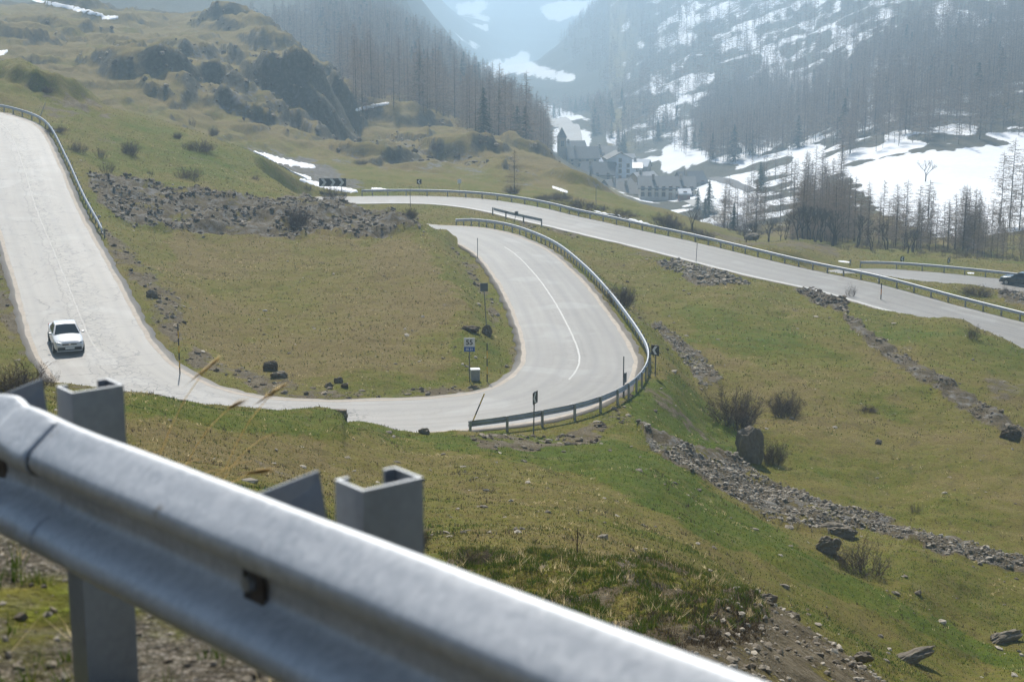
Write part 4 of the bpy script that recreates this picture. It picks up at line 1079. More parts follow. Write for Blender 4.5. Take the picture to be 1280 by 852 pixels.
def rock_mat(name, lo, mid, hi):
    t = NT(name); v = t.obj(); geo = t.n('ShaderNodeNewGeometry')
    f = t.math('ADD', t.math('MULTIPLY', geo.outputs['Random Per Island'], .6), t.math('MULTIPLY', t.noise(v, 6, 4, .7), .4))
    t.set(Base_Color=t.ramp(f, [(.15, lo), (.5, mid), (.85, hi)]), Roughness=.9)
    t.b.inputs['Specular IOR Level'].default_value = .2
    t.bump(t.noise(v, 14, 4, .7), .4, .04); return t.m
M_ROCK = rock_mat('grey_schist', (.11, .09, .064), (.25, .212, .158), (.50, .44, .35))
M_ROCKD = rock_mat('brown_rubble', (.065, .046, .029), (.145, .112, .076), (.38, .32, .24))
def fill(mask, n, seed, power=1.5):
    """n random ground points inside a mask of the terrain grid, evenly per area"""
    r = np.random.default_rng(seed); j, i = np.where(mask[:-1, :-1])
    wgt = (Yg[j+1]-Yg[j])*(A[i+1]-A[i])*Yg[j]/Yg[j]**power; wgt = wgt/wgt.sum()
    k = r.choice(len(j), n, p=wgt); u, v = r.random(n), r.random(n)
    y = np.exp(Lg[j[k]]*(1-v)+Lg[j[k]+1]*v); a = A[i[k]]*(1-u)+A[i[k]+1]*u
    x = a*y; return x, y, height(x, y)
for key, n, s0, s1, mat, lab, pw in (('ridge', 12000, .07, .55, M_ROCKD, None, 0), ('scree', 8500, .07, .30, M_ROCK, None, 0), ('pale', 1500, .08, .30, M_ROCK, None, 0),
        ('heap', 1100, .2, .6, M_ROCK, None, 0), ('heap2', 700, .2, .6, M_ROCKD, None, 0), ('strip', 800, .10, .36, M_ROCKD, None, 0), ('bank', 3600, .02, .17, M_ROCK, None, 0), ('heap3', 260, .25, .7, M_ROCK, None, 0)):
    x, y, z = fill(RUBM[key], n, hash(key) % 1000 if False else sum(map(ord, key)), pw)
    r = np.random.default_rng(5); size = s0+(s1-s0)*r.random(n)**6.0; kp = (fbm(x/(3 if y.mean() > 60 else .8), y/(3 if y.mean() > 60 else .8), 3, n) > ({'ridge': -.10, 'strip': 0, 'bank': -.2}.get(key, -.3))); x, y, z, size = x[kp], y[kp], z[kp], size[kp]
    V, Fc = rock_batch(x, y, z, size, seed=len(key)+n)
    o = np_mesh('rubble', V, Fc, [mat], smooth=False); tag(o, kind='stuff')
# heaped, raised stone piles get a second layer
# loose stones in the meadows
msk = (YY > 36) & (YY < 175) & (np.abs(A)[None] < .345)
near_road = np.zeros(ZG.shape, bool)
x, y, z = fill(msk, 4200, 77, 1.0)
cl = fbm(x/6, y/6, 3, 140); keep = (cl > .12) | (np.random.default_rng(3).random(len(x)) < .22)
def road_dist(x, y):
    d = np.full(len(x), 1e9)
    for P in (main, low):
        for i in range(0, len(x), 8000):
            d2 = (x[i:i+8000, None]-P[None, :, 0])**2+(y[i:i+8000, None]-P[None, :, 1])**2; d[i:i+8000] = np.minimum(d[i:i+8000], np.sqrt(d2.min(1)))
    return d
keep &= road_dist(x, y) > HALF+.8
x, y, z = x[keep], y[keep], z[keep]
size = .06+.38*np.random.default_rng(9).random(len(x))**5
V, Fc = rock_batch(x, y, z, size, flat=.5, seed=12, sink=.35); tag(np_mesh('scattered_stones', V, Fc, [M_ROCK], smooth=False), kind='stuff')
x, y, z = fill(m_dirt > 0, 2400, 79, .5); k = road_dist(x, y) > HALF+.6; x, y, z = x[k], y[k], z[k]
size = .05+.42*np.random.default_rng(11).random(len(x))**7
V, Fc = rock_batch(x, y, z, size, flat=.6, seed=14, sink=.35); tag(np_mesh('scattered_stones', V, Fc, [M_ROCKD], smooth=False), kind='stuff')
# fallen stones among the left hills
x, y, z = fill((YY > 264) & (YY < 470) & (PXg < 700) & (rock > .25), 1900, 78, 1.0)
size = .2+1.1*np.random.default_rng(10).random(len(x))**5
V, Fc = rock_batch(x, y, z, size, flat=.7, seed=13, sink=.35); tag(np_mesh('scattered_stones', V, Fc, [M_ROCKD], smooth=False), kind='stuff')

def boulder(px, py, w, h, label, depth=None, seed=0, group=None, rz=0.0, mat=None, d=None, sub=4, rough=.42, block=.12):
    p = hit(px, py, 20) if d is None else at3(px, py, d)
    mat = mat or M_ROCK; sc = p.y/F; W, H = w*sc, h*sc; D = depth or W*.7
    bm = bmesh.new(); bmesh.ops.create_icosphere(bm, subdivisions=sub, radius=.5)
    for v in bm.verts:
        c = v.co.copy()
        q = max(abs(c.x), abs(c.y), abs(c.z))/.5
        c = c/(q**block)                                         # blocky
        k = 1+rough*float(fbm(c.x*2.2+seed, c.y*2.2+c.z*1.7, 4, seed))
        k += .16*abs(float(gnoise(c.x*6+seed, c.z*6+c.y*4, seed+3))); v.co = Vector((c.x*W*k, c.y*D*k, c.z*H*1.35*k+H*.34))
    o = bm_obj('boulder', bm, mat or M_ROCK, smooth=False); o.location = p; o.rotation_euler = (0, 0, rz)
    tag(o, label, 'boulder', group); return o
boulder(936, 577, 33, 42, 'tall dark upright boulder under the big bush on the hairpin slope', seed=3, rz=.35, mat=M_ROCK, depth=1.0, block=.5, rough=.3)
boulder(1138, 826, 84, 13, 'long flat rock slab lying in the meadow at the lower right', seed=5, rz=.65, depth=.5)
boulder(1258, 800, 60, 12, 'flat pale rock half buried in the turf at the right edge', seed=6, rz=.6, depth=.5)
boulder(952, 758, 34, 16, 'pale rock at the top corner of the earthy bank behind the steel beam', seed=7, d=27.8)
boulder(985, 776, 30, 14, 'rough rock on the crest of the earthy bank below the pale corner rock', seed=8, d=27.6)
boulder(1078, 825, 24, 12, 'block near the lower end of the crest of the earthy bank', seed=9, d=27)
boulder(1035, 690, 30, 20, 'dark boulder left of the bare bush beside the scree strip', seed=10)
boulder(1048, 668, 44, 14, 'low pale boulder at the foot of the scree above the bare bush', seed=11, mat=M_ROCK)
boulder(190, 371, 13, 8, 'small pale block alone on the dark verge right of the left road', seed=12, mat=M_ROCK)
boulder(338, 462, 17, 11, 'brown boulder on the inner verge before the cluster of small rocks', seed=13, mat=M_ROCKD)
boulder(350, 470, 19, 6, 'low flat rock right beside the brown boulder on the inner verge', seed=14)
boulder(411, 484, 10, 6, 'left rock of the small cluster on the inner verge', seed=15)
boulder(423, 478, 12, 7, 'top rock of the small cluster on the inner verge', seed=16)
boulder(431, 484, 9, 5, 'right rock of the small cluster on the inner verge', seed=17, mat=M_ROCKD)
boulder(530, 541, 14, 6, 'single dark stone in the grass left of the leaning yellow pole', seed=18)
boulder(608, 419, 12, 12, 'pale broken stone at the foot of the tall square sign', seed=19, mat=M_ROCK)
boulder(588, 413, 22, 6, 'dark low rock ledge left of the pale broken stone inside the hairpin', seed=20, mat=M_ROCKD)
boulder(330, 237, 26, 15, 'dome shaped dark boulder below the snow strips by the upper hairpin', seed=21, mat=M_ROCKD, d=203)
boulder(1262, 548, 24, 14, 'dark rock at the lower end of the thin stone row at the right edge', seed=22, mat=M_ROCKD)
boulder(1098, 555, 8, 6, 'tiny dark stone standing in the open right meadow', seed=23)
boulder(940, 273+25, 20, 6, 'flat slab beyond the second road guardrail at the tree line', seed=24, d=207)
# little wall at the bank edge
p = at3(414, 515, 70.4); bm = bmesh.new(); r_ = random.Random(4)
for row in range(3):
    x = -.75
    while x < .7:
        w_ = r_.uniform(.18, .34); add_box(bm, (x+w_/2, r_.uniform(-.03, .03), -.35+row*.19), (w_*.96, .34+r_.uniform(-.05, .05), .185), Matrix.Rotation(r_.uniform(-.05, .05), 3, 'Z')); x += w_
o = bm_obj('stone_wall', bm, M_ROCKD, bevel=.02); o.location = p; tag(o, 'short dark dry stone wall end where the near bank hides the road', 'stone wall')

# ------------------------------------------------------------------ twiggy plants
def twig_mat(name, lo, hi):
    t = NT(name); geo = t.n('ShaderNodeNewGeometry')
    t.set(Base_Color=t.ramp(geo.outputs['Random Per Island'], [(.1, lo), (.9, hi)]), Roughness=.8); t.b.inputs['Specular IOR Level'].default_value = .2
    tr = t.n('ShaderNodeBsdfTranslucent'); t.l(t.b.inputs['Base Color'].links[0].from_socket, tr.inputs[0]); mx = t.n('ShaderNodeMixShader'); mx.inputs[0].default_value = .35
    t.l(t.b.outputs[0], mx.inputs[1]); t.l(tr.outputs[0], mx.inputs[2]); t.l(mx.outputs[0], t.out.inputs['Surface'])
    return t.m
M_TWIG = twig_mat('bare_twigs', (.075, .050, .042), (.23, .165, .13))
M_LTWIG = twig_mat('larch_twigs', (.13, .10, .076), (.34, .265, .20))
M_BARK = twig_mat('dark_bark', (.035, .028, .022), (.075, .06, .05))
M_BARK = simple_mat('dark_bark', (.055, .045, .037), .9)
M_NEEDLE = twig_mat('fir_needles', (.012, .030, .018), (.040, .075, .035))
class Tw:
    """collects tapered three-sided twigs and flat slivers"""
    def __init__(self): self.V, self.F, self.m = [], [], []
    def tube(self, p0, p1, r0, r1, mi=0, n=3):
        p0, p1 = np.asarray(p0, float), np.asarray(p1, float); d = p1-p0; L = np.linalg.norm(d)
        if L < 1e-6: return
        d = d/L; a = np.cross(d, (0, 0, 1.0) if abs(d[2]) < .9 else (1.0, 0, 0)); a /= np.linalg.norm(a); b = np.cross(d, a)
        k = len(self.V)
        for p, r in ((p0, r0), (p1, r1)):
            for i in range(n):
                t = 2*math.pi*i/n; self.V.append(p+(a*math.cos(t)+b*math.sin(t))*r)
        for i in range(n): self.F.append((k+i, k+(i+1) % n, k+n+(i+1) % n, k+n+i)); self.m.append(mi)
    def sliver(self, p0, p1, w, mi=0, up=(0, 0, 1.0)):
        p0, p1 = np.asarray(p0, float), np.asarray(p1, float); d = p1-p0
        s = np.cross(d, up); L = np.linalg.norm(s); s = s/L*w/2 if L > 1e-6 else np.array([w/2, 0, 0])
        k = len(self.V); self.V += [p0+s, p0-s, p1]; self.F.append((k, k+1, k+2)); self.m.append(mi)
    def build(self, name, mats, parent=None, smooth=False):
        me = bpy.data.meshes.new(name); me.from_pydata([tuple(map(float, v)) for v in self.V], [], self.F)
        for m in mats: me.materials.append(m)
        me.polygons.foreach_set('material_index', np.array(self.m, dtype=np.int32)); me.update()
        o = bpy.data.objects.new(name, me); link(o)
        if parent is not None: o.parent = parent
        return o
def bush_tw(seed, stems=70, spread=.75, up=1.0, fine=5):
    """unit bush: about 1 m high and 1.3 m wide, stems that curve and fork into fine twigs"""
    r = random.Random(seed); t = Tw()
    def rnd(s): return np.array([r.uniform(-s, s), r.uniform(-s, s), r.uniform(-s*.6, s*.8)])
    for i in range(stems):
        a = r.uniform(0, 6.283); e = r.uniform(0, 1)**.6*spread; L = r.uniform(.45, 1.0)*up*(1-.3*e*e)
        p = np.array([math.cos(a)*e*.36+r.uniform(-.08, .08), math.sin(a)*e*.36+r.uniform(-.08, .08), -.08])
        d = np.array([math.cos(a)*e*.8, math.sin(a)*e*.8, 1.0]); d /= np.linalg.norm(d); rad = .0075
        for k in range(4):
            d = d+rnd(.30); d /= np.linalg.norm(d); q = p+d*L/4; t.tube(p, q, rad, rad*.7); rad *= .7
            if k:
                for j in range(fine):
                    f = r.random(); c = p+(q-p)*f; dd = d*.6+rnd(.9); dd /= np.linalg.norm(dd); e2 = c+dd*r.uniform(.08, .24); t.tube(c, e2, .0034, .0016)
                    if r.random() < .5:
                        dd = dd+rnd(.7); dd /= np.linalg.norm(dd); t.tube(c+(e2-c)*.6, c+(e2-c)*.6+dd*r.uniform(.06, .14), .0026, .0012)
            p = q
    return t
BUSH = [bush_tw(s, n, sp, 1.0, f).build('bush', [M_TWIG]) for s, n, sp, f in ((1, 105, .95, 5), (2, 62, 1.05, 5), (3, 40, 1.0, 4), (4, 110, 1.25, 4))]
for b in BUSH: COL.objects.unlink(b)
def bush(px, py, w, h, label, v=0, group='bare bushes', d=None, cat='bush'):
    p = hit(px, py, 12) if d is None else at3(px, py, d)
    if p is None: print('no ground for', label); return
    sc = p.y/F; o = BUSH[v].copy(); o.name = 'bush'; link(o); o.location = p
    o.scale = (w*sc/1.3, w*sc/1.3, h*sc*.95); o.rotation_euler = (0, 0, (px*7.3) % 6.28)
    tag(o, label, cat, group); return o
for b in [(918,532,74,62,'big dense bare bush on the hairpin slope above the upright boulder',0),(982,520,46,42,'medium bare bush right of the big one on the hairpin slope',0),
    (966,578,40,38,'round reddish bush right beside the upright boulder',0),(1076,716,76,58,'wide loose bare bush between scree and bright green meadow',1),
    (777,380,40,32,'dark leaning bush right of the hairpin guardrail',0),(163,193,24,22,'round bush in the middle of the green plateau',0),(247,188,40,20,'wide low bush at the right part of the green plateau',3),
    (235,224,32,24,'spreading bush near the lower edge of the green plateau',1),(126,198,18,22,'thin bush close to the upper left guardrail',2),(134,216,20,22,'pale bush just below the thin bush by the upper left guardrail',2),
    (98,190,26,18,'grey bush right beside the upper left guardrail',1),(241,158,10,18,'tiny upright bush at the far crest of the plateau',2),(267,170,14,16,'small round bush at the far right crest of the plateau',0),
    (222,173,12,10,'very small bush between round and wide plateau bushes',0),(188,218,10,8,'tiny tuft of twigs left of the spreading plateau bush',2),(1219,369,42,20,'low wide bush on the grass between the second and lowest road',3),
    (1063,371,14,24,'small upright bush right at the near edge of the second road',2),(1217,423,18,24,'small slanting bush on the hump below the second road',1),(592,704,48,32,'grey twiggy bush on the crest of the tussock bank',1),
    (526,684,22,40,'dark bush half hidden behind the nearest post',0),(1145,640,20,16,'small bush in the lower right meadow above the scree tail',2),(1085,514,20,12,'low bush in the open right meadow',3),
    (372,284,34,36,'dark brown bush on the face of the rubble ridge',0),(418,250,34,26,'reddish bush in front of the chevron board',1),(513,272,20,16,'low bush at the near edge of the second road',0),
    (60,116,16,10,'dark bush on the knoll above the top of the left road',0),(640,242,22,14,'low bush at the foot of the lone larch',0),(725,264,34,18,'shrub on the slope left of the long snow strip',1),
    (775,274,30,18,'shrub behind the middle of the long snow strip',1),(832,284,34,24,'dark shrub at the right end of the long snow strip',0),(680,250,24,12,'small shrub behind the second road guardrail near the lone larch',3),
    (24,492,80,52,'dense brown bush left of the nearest post at the left edge',0),(62,482,30,24,'small brown bush just left of the nearest left post',2),(880,300,30,16,'shrub at the tree line beyond the second road',0),
    (1258,368,22,16,'shrub on the stone heap at the right edge',2),(320,225,14,10,'small bush at the lower right end of the plateau',2),(70,165,26,12,'flat dark juniper patch on the plateau by the upper guardrail',3),
    (385,238,12,12,'tiny bush just left of the chevron board',2),(545,187,12,9,'green juniper on the far slope above the second road',3),(450,205,20,9,'juniper on the slope above the snow strips',3)]:
    bush(*b)
# a sapling on the bank
tw = Tw(); r_ = random.Random(2)
for k in range(7):
    a = r_.uniform(0, 6.28); e = r_.uniform(.02, .16); H = r_.uniform(.6, 1.0)
    q = (0, 0, 0); m_ = (math.cos(a)*e*.5, math.sin(a)*e*.5, H*.5); tp = (math.cos(a)*e, math.sin(a)*e, H); tw.tube(q, m_, .012, .009); tw.tube(m_, tp, .009, .004)
    for j in range(4):
        f = r_.uniform(.4, 1); c = [m_[i]+(tp[i]-m_[i])*f for i in range(3)]; tw.tube(c, (c[0]+r_.uniform(-.06, .06), c[1]+r_.uniform(-.06, .06), c[2]+r_.uniform(.02, .1)), .006, .003)
p = at3(722, 697, 29); o = tw.build('sapling', [M_TWIG]); o.location = (p.x, p.y, float(height(p.x, p.y))-.03); o.scale = (.62, .62, .62); tag(o, 'thin dark sapling standing alone on the crest of the tussock bank', 'sapling')

# ------------------------------------------------------------------ larches (bare) and other trees
def larch_tw(seed, nbr, wid, fine, h0=.16, dense=1.0, cw=.245):
    """unit height; crown narrow cone of thin drooping branches"""
    r = random.Random(seed); tr, cr = Tw(), Tw()
    bend = [r.uniform(-.015, .015) for _ in range(4)]
    def axis(z): return np.array([bend[0]*z+bend[1]*z*z, bend[2]*z+bend[3]*z*z, z])
    for a, b in ((-.04, .3), (.3, .65), (.65, 1.0)): tr.tube(axis(a), axis(b), .0062*(1-a*.9)+.0004, .0062*(1-b*.9)+.0004, 0, 5)
    for i in range(nbr):
        z = h0+(.97-h0)*(i+r.random())/nbr; a = r.uniform(0, 6.283)
        L = (cw*(1-z)**.85+.02)*r.uniform(.55, 1.15)*(1.0 if z > h0+.1 else r.uniform(.4, 1))
        d = np.array([math.cos(a), math.sin(a), r.uniform(-.22, .22)]); p0 = axis(z); p1 = p0+d*L; p1[2] += L*.12
        cr.sliver(p0, p1, wid*1.3, 0, up=(r.uniform(-1, 1), r.uniform(-1, 1), .4))
        for k in range(fine):
            f = r.uniform(.15, 1); q = p0+(p1-p0)*f
            e = q+np.array([d[0]*.25+r.uniform(-.6, .6), d[1]*.25+r.uniform(-.6, .6), r.uniform(-.75, .35)])*L*r.uniform(.25, .5)*dense
            cr.sliver(q, e, wid, 0, up=(r.uniform(-1, 1), r.uniform(-1, 1), r.uniform(-1, 1)))
    return tr, cr
def merge(tr, cr):
    t = Tw(); t.V = tr.V+cr.V; n = len(tr.V); t.F = tr.F+[tuple(i+n for i in f) for f in cr.F]; t.m = [0]*len(tr.F)+[1]*len(cr.F); return t
L_NEAR = [larch_tw(s, 160, .0034, 12, .07) for s in (11, 12, 13)]
L_MID = [merge(*larch_tw(s, 85, .0062, 9)) for s in (21, 22, 23, 24)]
L_FAR = [merge(*larch_tw(s, 40, .0130, 4, .12, 1.0, .31)) for s in (31, 32, 33, 34, 35)]
near_me = []
for tr, cr in L_NEAR:
    a = tr.build('trunk', [M_BARK]); b = cr.build('crown', [M_LTWIG]); near_me.append((a.data, b.data)); bpy.data.objects.remove(a); bpy.data.objects.remove(b)
mid_me = []
for t in L_MID:
    a = t.build('larch_tree', [M_BARK, M_LTWIG]); mid_me.append(a.data); bpy.data.objects.remove(a)
def two_part(kind, p, H, W, label, group, meshes, rz, cat='tree'):
    rt = empty(kind, p, rz); tag(rt, label, cat, group)
    for nm, me in zip(('trunk', 'crown'), meshes):
        o = bpy.data.objects.new(nm, me); link(o); o.parent = rt; o.scale = (H*W, H*W, H)
    return rt
# hand placed larches: (px, py base, height px, width factor, label)
LARCH = [(643,243,56,1.5,'lone bare larch standing behind the second road guardrail'),
 (1262,284,112,1.5,'tallest bare larch with drooping boughs at the right edge of the snowfield'),(1250,286,98,1.2,'bare larch just left of the tallest one at the right edge'),(1274,288,104,1.3,'bare larch just right of the tallest one at the right edge')]
for k, (px, py, h, wf, lab) in enumerate(LARCH):
    p = hit(px, py, 200) if k else hit(px, py, 205); H = h*p.y/F
    if p.y > 330: p = at3(px, py+2, 262); p.z = float(height(p.x, p.y)); H = h*p.y/F
    two_part('larch_tree', p, H, wf, lab, None, near_me[k % 3], k*1.3)
r = np.random.default_rng(44)
# (polygon the tree feet stand in as seen in the photo, depth range, number, height range, group, label)
cand = []
def stand(poly, d0, d1, n, h0, h1, zone, w=1.0, fir=0.0, j=1.0):
    m = region(poly, d0, d1, j)
    if not m.any(): print('empty stand', zone); return
    x, y, z = fill(m, n, 500+len(cand), .0)
    for i in range(n): cand.append((x[i], y[i], z[i], r.uniform(h0, h1), zone, w*r.uniform(.8, 1.25), r.random() < fir))
stand([(1036,285),(1080,300),(1130,306),(1210,306),(1240,320),(1130,325),(1020,318),(990,300)],226,300,130,6.0,10.5,'brown larch in the dense stand below the snowfield',1.25)
stand([(1205,300),(1290,300),(1290,330),(1215,325)],212,300,40,4.5,8.0,'thin larch in the sparse stand at the right foot of the snowfield',.8)
stand([(985,240),(1055,235),(1070,275),(1010,290)],280,420,40,8,12,'larch beside the stream left of the snowfield',1.1)
stand([(860,240),(940,222),(985,200),(990,245),(960,292),(900,300)],270,560,42,6,11,'larch among the snow patches by the village',1.2,.08)
stand([(1050,205),(1100,190),(1290,172),(1290,130),(1180,130),(1040,180)],380,600,170,10,15,'tall larch on the slope right above the snowfield',.9)
stand([(1000,190),(1300,120),(1300,20),(1150,40),(1000,120)],430,1000,1150,11,17,'larch high on the right hand slope',.95,.02)
stand([(880,210),(1000,190),(1000,110),(920,110),(860,160)],480,1100,800,10,16,'larch on the middle of the snowy slope',1.0,.05)
stand([(800,140),(1000,110),(1150,40),(1300,20),(1300,-40),(760,-40),(700,60),(760,125)],650,2000,1900,11,17,'larch high on the right hand slope',1.05)
stand([(620,140),(800,130),(880,180),(860,215),(780,195),(700,150)],560,1600,420,9,14,'larch in the wood behind the village',1.1,.12)
stand([(425,115),(480,100),(560,122),(640,160),(760,225),(745,236),(640,195),(560,160),(490,140),(430,170)],330,700,340,10,17,'larch along the lower edge of the left forest',1.1,.10)
stand([(390,40),(480,0),(510,40),(560,88),(650,150),(720,205),(640,170),(560,125),(480,100),(425,120)],430,1100,1350,11,18,'larch in the left forest',1.15,.12)
stand([(300,50),(400,30),(480,-20),(490,60),(430,120),(380,90)],560,1100,420,10,16,'larch in the left forest',1.1,.1)
qx_, qy_ = at2pix(np.array([c[0]/c[1] for c in cand]), np.array([c[2]/c[1] for c in cand])); q_d = np.array([c[1] for c in cand])
cand = [c for k, c in enumerate(cand) if not (692 < qx_[k] < 900 and qy_[k] > 168+max(0, (qx_[k]-780)*.35) and q_d[k] < 720) and not (685 < qx_[k] < 720 and q_d[k] < 900) and not (696 < qx_[k] < 738 and 560 < q_d[k] < 1050)]
px_, py_ = at2pix(np.array([c[0]/c[1] for c in cand]), np.array([c[2]/c[1] for c in cand]))
hpx = np.array([c[3] for c in cand])*F/np.array([c[1] for c in cand])
vis = (px_ > -20) & (px_ < 1300) & (py_ > -10)
score = np.where(vis, hpx, 0); order = np.argsort(-score)
solo = set(order[:285].tolist())
protos = {}
fir_tr, fir_cr = Tw(), Tw(); rr = random.Random(8)
fir_tr.tube((0, 0, -.03), (0, 0, .98), .014, .001, 0, 5)
for i in range(330):
    z = .06+.92*(i/330)**1.0; a = rr.uniform(0, 6.28); L = .215*(1-z)**.85+.012; L *= rr.uniform(.7, 1.1)
    d = np.array([math.cos(a), math.sin(a), -.35]); q = np.array([0, 0, z]); fir_cr.sliver(q, q+d*L, .035, 0, up=(rr.uniform(-.4, .4), rr.uniform(-.4, .4), 1))
    for k in range(2):
        f = rr.uniform(.3, .9); c = q+d*L*f; fir_cr.sliver(c, c+np.array([d[0]+rr.uniform(-.7, .7), d[1]+rr.uniform(-.7, .7), -.5])*L*.5, .022, 0, up=(rr.uniform(-.5, .5), rr.uniform(-.5, .5), 1))
a = fir_tr.build('trunk', [M_BARK]); b = fir_cr.build('crown', [M_NEEDLE]); FIR = (a.data, b.data); bpy.data.objects.remove(a); bpy.data.objects.remove(b)
FIRM = merge(fir_tr, fir_cr); 
for k in sorted(solo, key=lambda q: -score[q]):
    x, y, z, H, zone, wf, fir = cand[k]; p = Vector((x, y, z-.15)); rz = random.uniform(0, 6.28)
    grp = {'b': 'larches below the snowfield', 't': 'larches on the snowy slope', 'l': 'larches of the valley woods'}[zone[0]]
    if fir:
        two_part('fir_tree', p, H*.8, 1.2, 'dark fir '+zone.replace('larch', 'tree', 1).replace('tree ', '', 1), 'firs among the larches', FIR, rz)
    elif hpx[k] > 58:
        two_part('larch_tree', p, H, wf, zone, 'stand of '+zone.replace('larch', 'larches', 1), near_me[k % 3], rz)
    else:
        o = bpy.data.objects.new('larch_tree', mid_me[k % 4]); link(o); o.location = p; o.rotation_euler = (0, 0, rz); o.scale = (H*wf, H*wf, H)
        tag(o, zone, 'tree', 'stand of '+zone.replace('larch', 'larches', 1))
# the rest of the woods, too many to count: one object per wood
rest = [k for k in range(len(cand)) if k not in solo and vis[k]]
def wood(keys, name):
    groups = {}
    for k in keys:
        groups.setdefault(('fir', 0) if cand[k][6] else (('mid' if hpx[k] > 34 else 'far'), k % (4 if hpx[k] > 34 else 5)), []).append(k)
    Vs, F3, F4, m3, m4, off = [], [], [], [], [], 0
    for (lv, vi), ks in groups.items():
        t = FIRM if lv == 'fir' else (L_MID if lv == 'mid' else L_FAR)[vi]; V = np.array(t.V)
        f3 = np.array([f for f in t.F if len(f) == 3]); f4 = np.array([f for f in t.F if len(f) == 4])
        ks = np.array(ks); n = len(ks); H = np.array([cand[k][3] for k in ks])*(.8 if lv == 'fir' else 1); wf = np.array([cand[k][5] for k in ks])
        an = r.uniform(0, 6.28, n); c, s = np.cos(an)[:, None], np.sin(an)[:, None]
        X = (V[None, :, 0]*c-V[None, :, 1]*s)*(H*wf)[:, None]+np.array([cand[k][0] for k in ks])[:, None]
        Y = (V[None, :, 0]*s+V[None, :, 1]*c)*(H*wf)[:, None]+np.array([cand[k][1] for k in ks])[:, None]
        Z = V[None, :, 2]*H[:, None]+np.array([cand[k][2]-.15 for k in ks])[:, None]
        Vs.append(np.stack([X, Y, Z], -1).reshape(-1, 3)); o = off+len(V)*np.arange(n)[:, None, None]
        F3.append((f3[None]+o).reshape(-1, 3)); F4.append((f4[None]+o).reshape(-1, 4)); off += n*len(V)
        m3.append(np.full(len(f3)*n, 2 if lv == 'fir' else 1)); m4.append(np.zeros(len(f4)*n, int))
    V = np.concatenate(Vs); f3 = np.concatenate(F3); f4 = np.concatenate(F4)
    f4t = np.concatenate([f4[:, [0, 1, 2]], f4[:, [0, 2, 3]]]); m4 = np.concatenate(m4)
    o = np_mesh(name, V, np.concatenate([f3, f4t]), [M_BARK, M_LTWIG, M_NEEDLE], np.concatenate([*m3, m4, m4]), smooth=False); tag(o, kind='stuff'); return o
wood([k for k in rest if px_[k] < 700], 'larch_woods')
wood([k for k in rest if px_[k] >= 700], 'larch_woods')
# scrub under the trees at the rim of the valley
def scrub(mask, n, s0, s1, seed):
    x, y, z = fill(mask, n, seed, 0); k = fbm(x/7, y/7, 3, 160) > -.1; x, y, z = x[k], y[k], z[k]; n = len(x); r2 = np.random.default_rng(seed)
    t = bush_tw(9, 22, 1.1, 1.0, 3); V = np.array(t.V); f4 = np.array(t.F); sz = r2.uniform(s0, s1, n); an = r2.uniform(0, 6.28, n); c, s = np.cos(an)[:, None], np.sin(an)[:, None]
    P = np.stack([(V[None, :, 0]*c-V[None, :, 1]*s)*sz[:, None]*1.3+x[:, None], (V[None, :, 0]*s+V[None, :, 1]*c)*sz[:, None]*1.3+y[:, None], V[None, :, 2]*sz[:, None]+z[:, None]], -1).reshape(-1, 3)
    # thicker twigs read at this distance
    o = np_mesh('undergrowth', P, (f4[None]+len(V)*np.arange(n)[:, None, None]).reshape(-1, 4), [M_TWIG], smooth=False); tag(o, kind='stuff')
scrub(region([(985,296),(1060,302),(1130,308),(1290,312),(1290,332),(1150,326),(1000,316)], 205, 290, 1.0), 210, .5, 1.5, 301)
scrub(region([(690,245),(760,262),(880,292),(880,304),(760,278),(690,256)], 205, 240, 1.0), 170, .4, 1.2, 302)
scrub(region([(850,225),(960,235),(1010,285),(930,300),(870,285)], 240, 420, 1.0), 320, .8, 2.2, 303)
# leafless broad trees along the meadow edge and on the snowfield
def broad_tw(seed):
    r = random.Random(seed); tr, cr = Tw(), Tw()
    def grow(p, d, L, rad, lev):
        q = p+d*L; (tr if lev < 1 else cr).tube(p, q, rad, rad*.68, 0, 4 if lev < 2 else 3)
        if lev >= 5: return
        for k in range(2 if lev < 1 else r.choice((2, 3, 3))):
            nd = d*.9+np.array([r.uniform(-.75, .75), r.uniform(-.75, .75), r.uniform(-.05, .55)]); nd /= np.linalg.norm(nd)
            grow(q, nd, L*r.uniform(.62, .86), rad*.62, lev+1)
    for k in range(r.choice((1, 2, 2))):
        d = np.array([r.uniform(-.25, .25), r.uniform(-.25, .25), 1.0]); d /= np.linalg.norm(d); grow(np.array([r.uniform(-.04, .04), r.uniform(-.04, .04), -.03]), d, .27, .022, 0)
    return tr, cr
BROAD = []
for s in range(5):
    tr, cr = broad_tw(60+s); a = tr.build('trunk', [M_BARK]); b = cr.build('crown', [M_BARK]); BROAD.append((a.data, b.data)); bpy.data.objects.remove(a); bpy.data.objects.remove(b)
spots = [(866,293,26),(932,297,22),(945,298,22),(960,296,24),(982,294,22),(998,299,34),(1004,299,40),(1012,300,36),(1020,301,38),(1028,300,36),(1040,302,40),(1046,300,30),(1072,304,34),(1090,306,26),(1108,306,30),(1135,308,24),(975,296,18),(1140,322,26)]
for k, (px, py, h) in enumerate(spots):
    d = 209+((k*7) % 5)*2.2; a_, _ = pix2at(px, py); p = Vector((float(a_)*d, d, 0)); p.z = float(height(p.x, p.y))-.1; H = h*d/F*1.45
    two_part('broad_tree', p, H, 1.0, 'small bare broad tree in the row along the meadow edge before the valley', 'bare trees along the meadow edge', BROAD[k % 5], k*.9)
p = hit(1156, 227, 300); two_part('broad_tree', p, 34*p.y/F, .9, 'single bare tree standing alone in the middle of the snowfield', None, BROAD[1], 1.0)
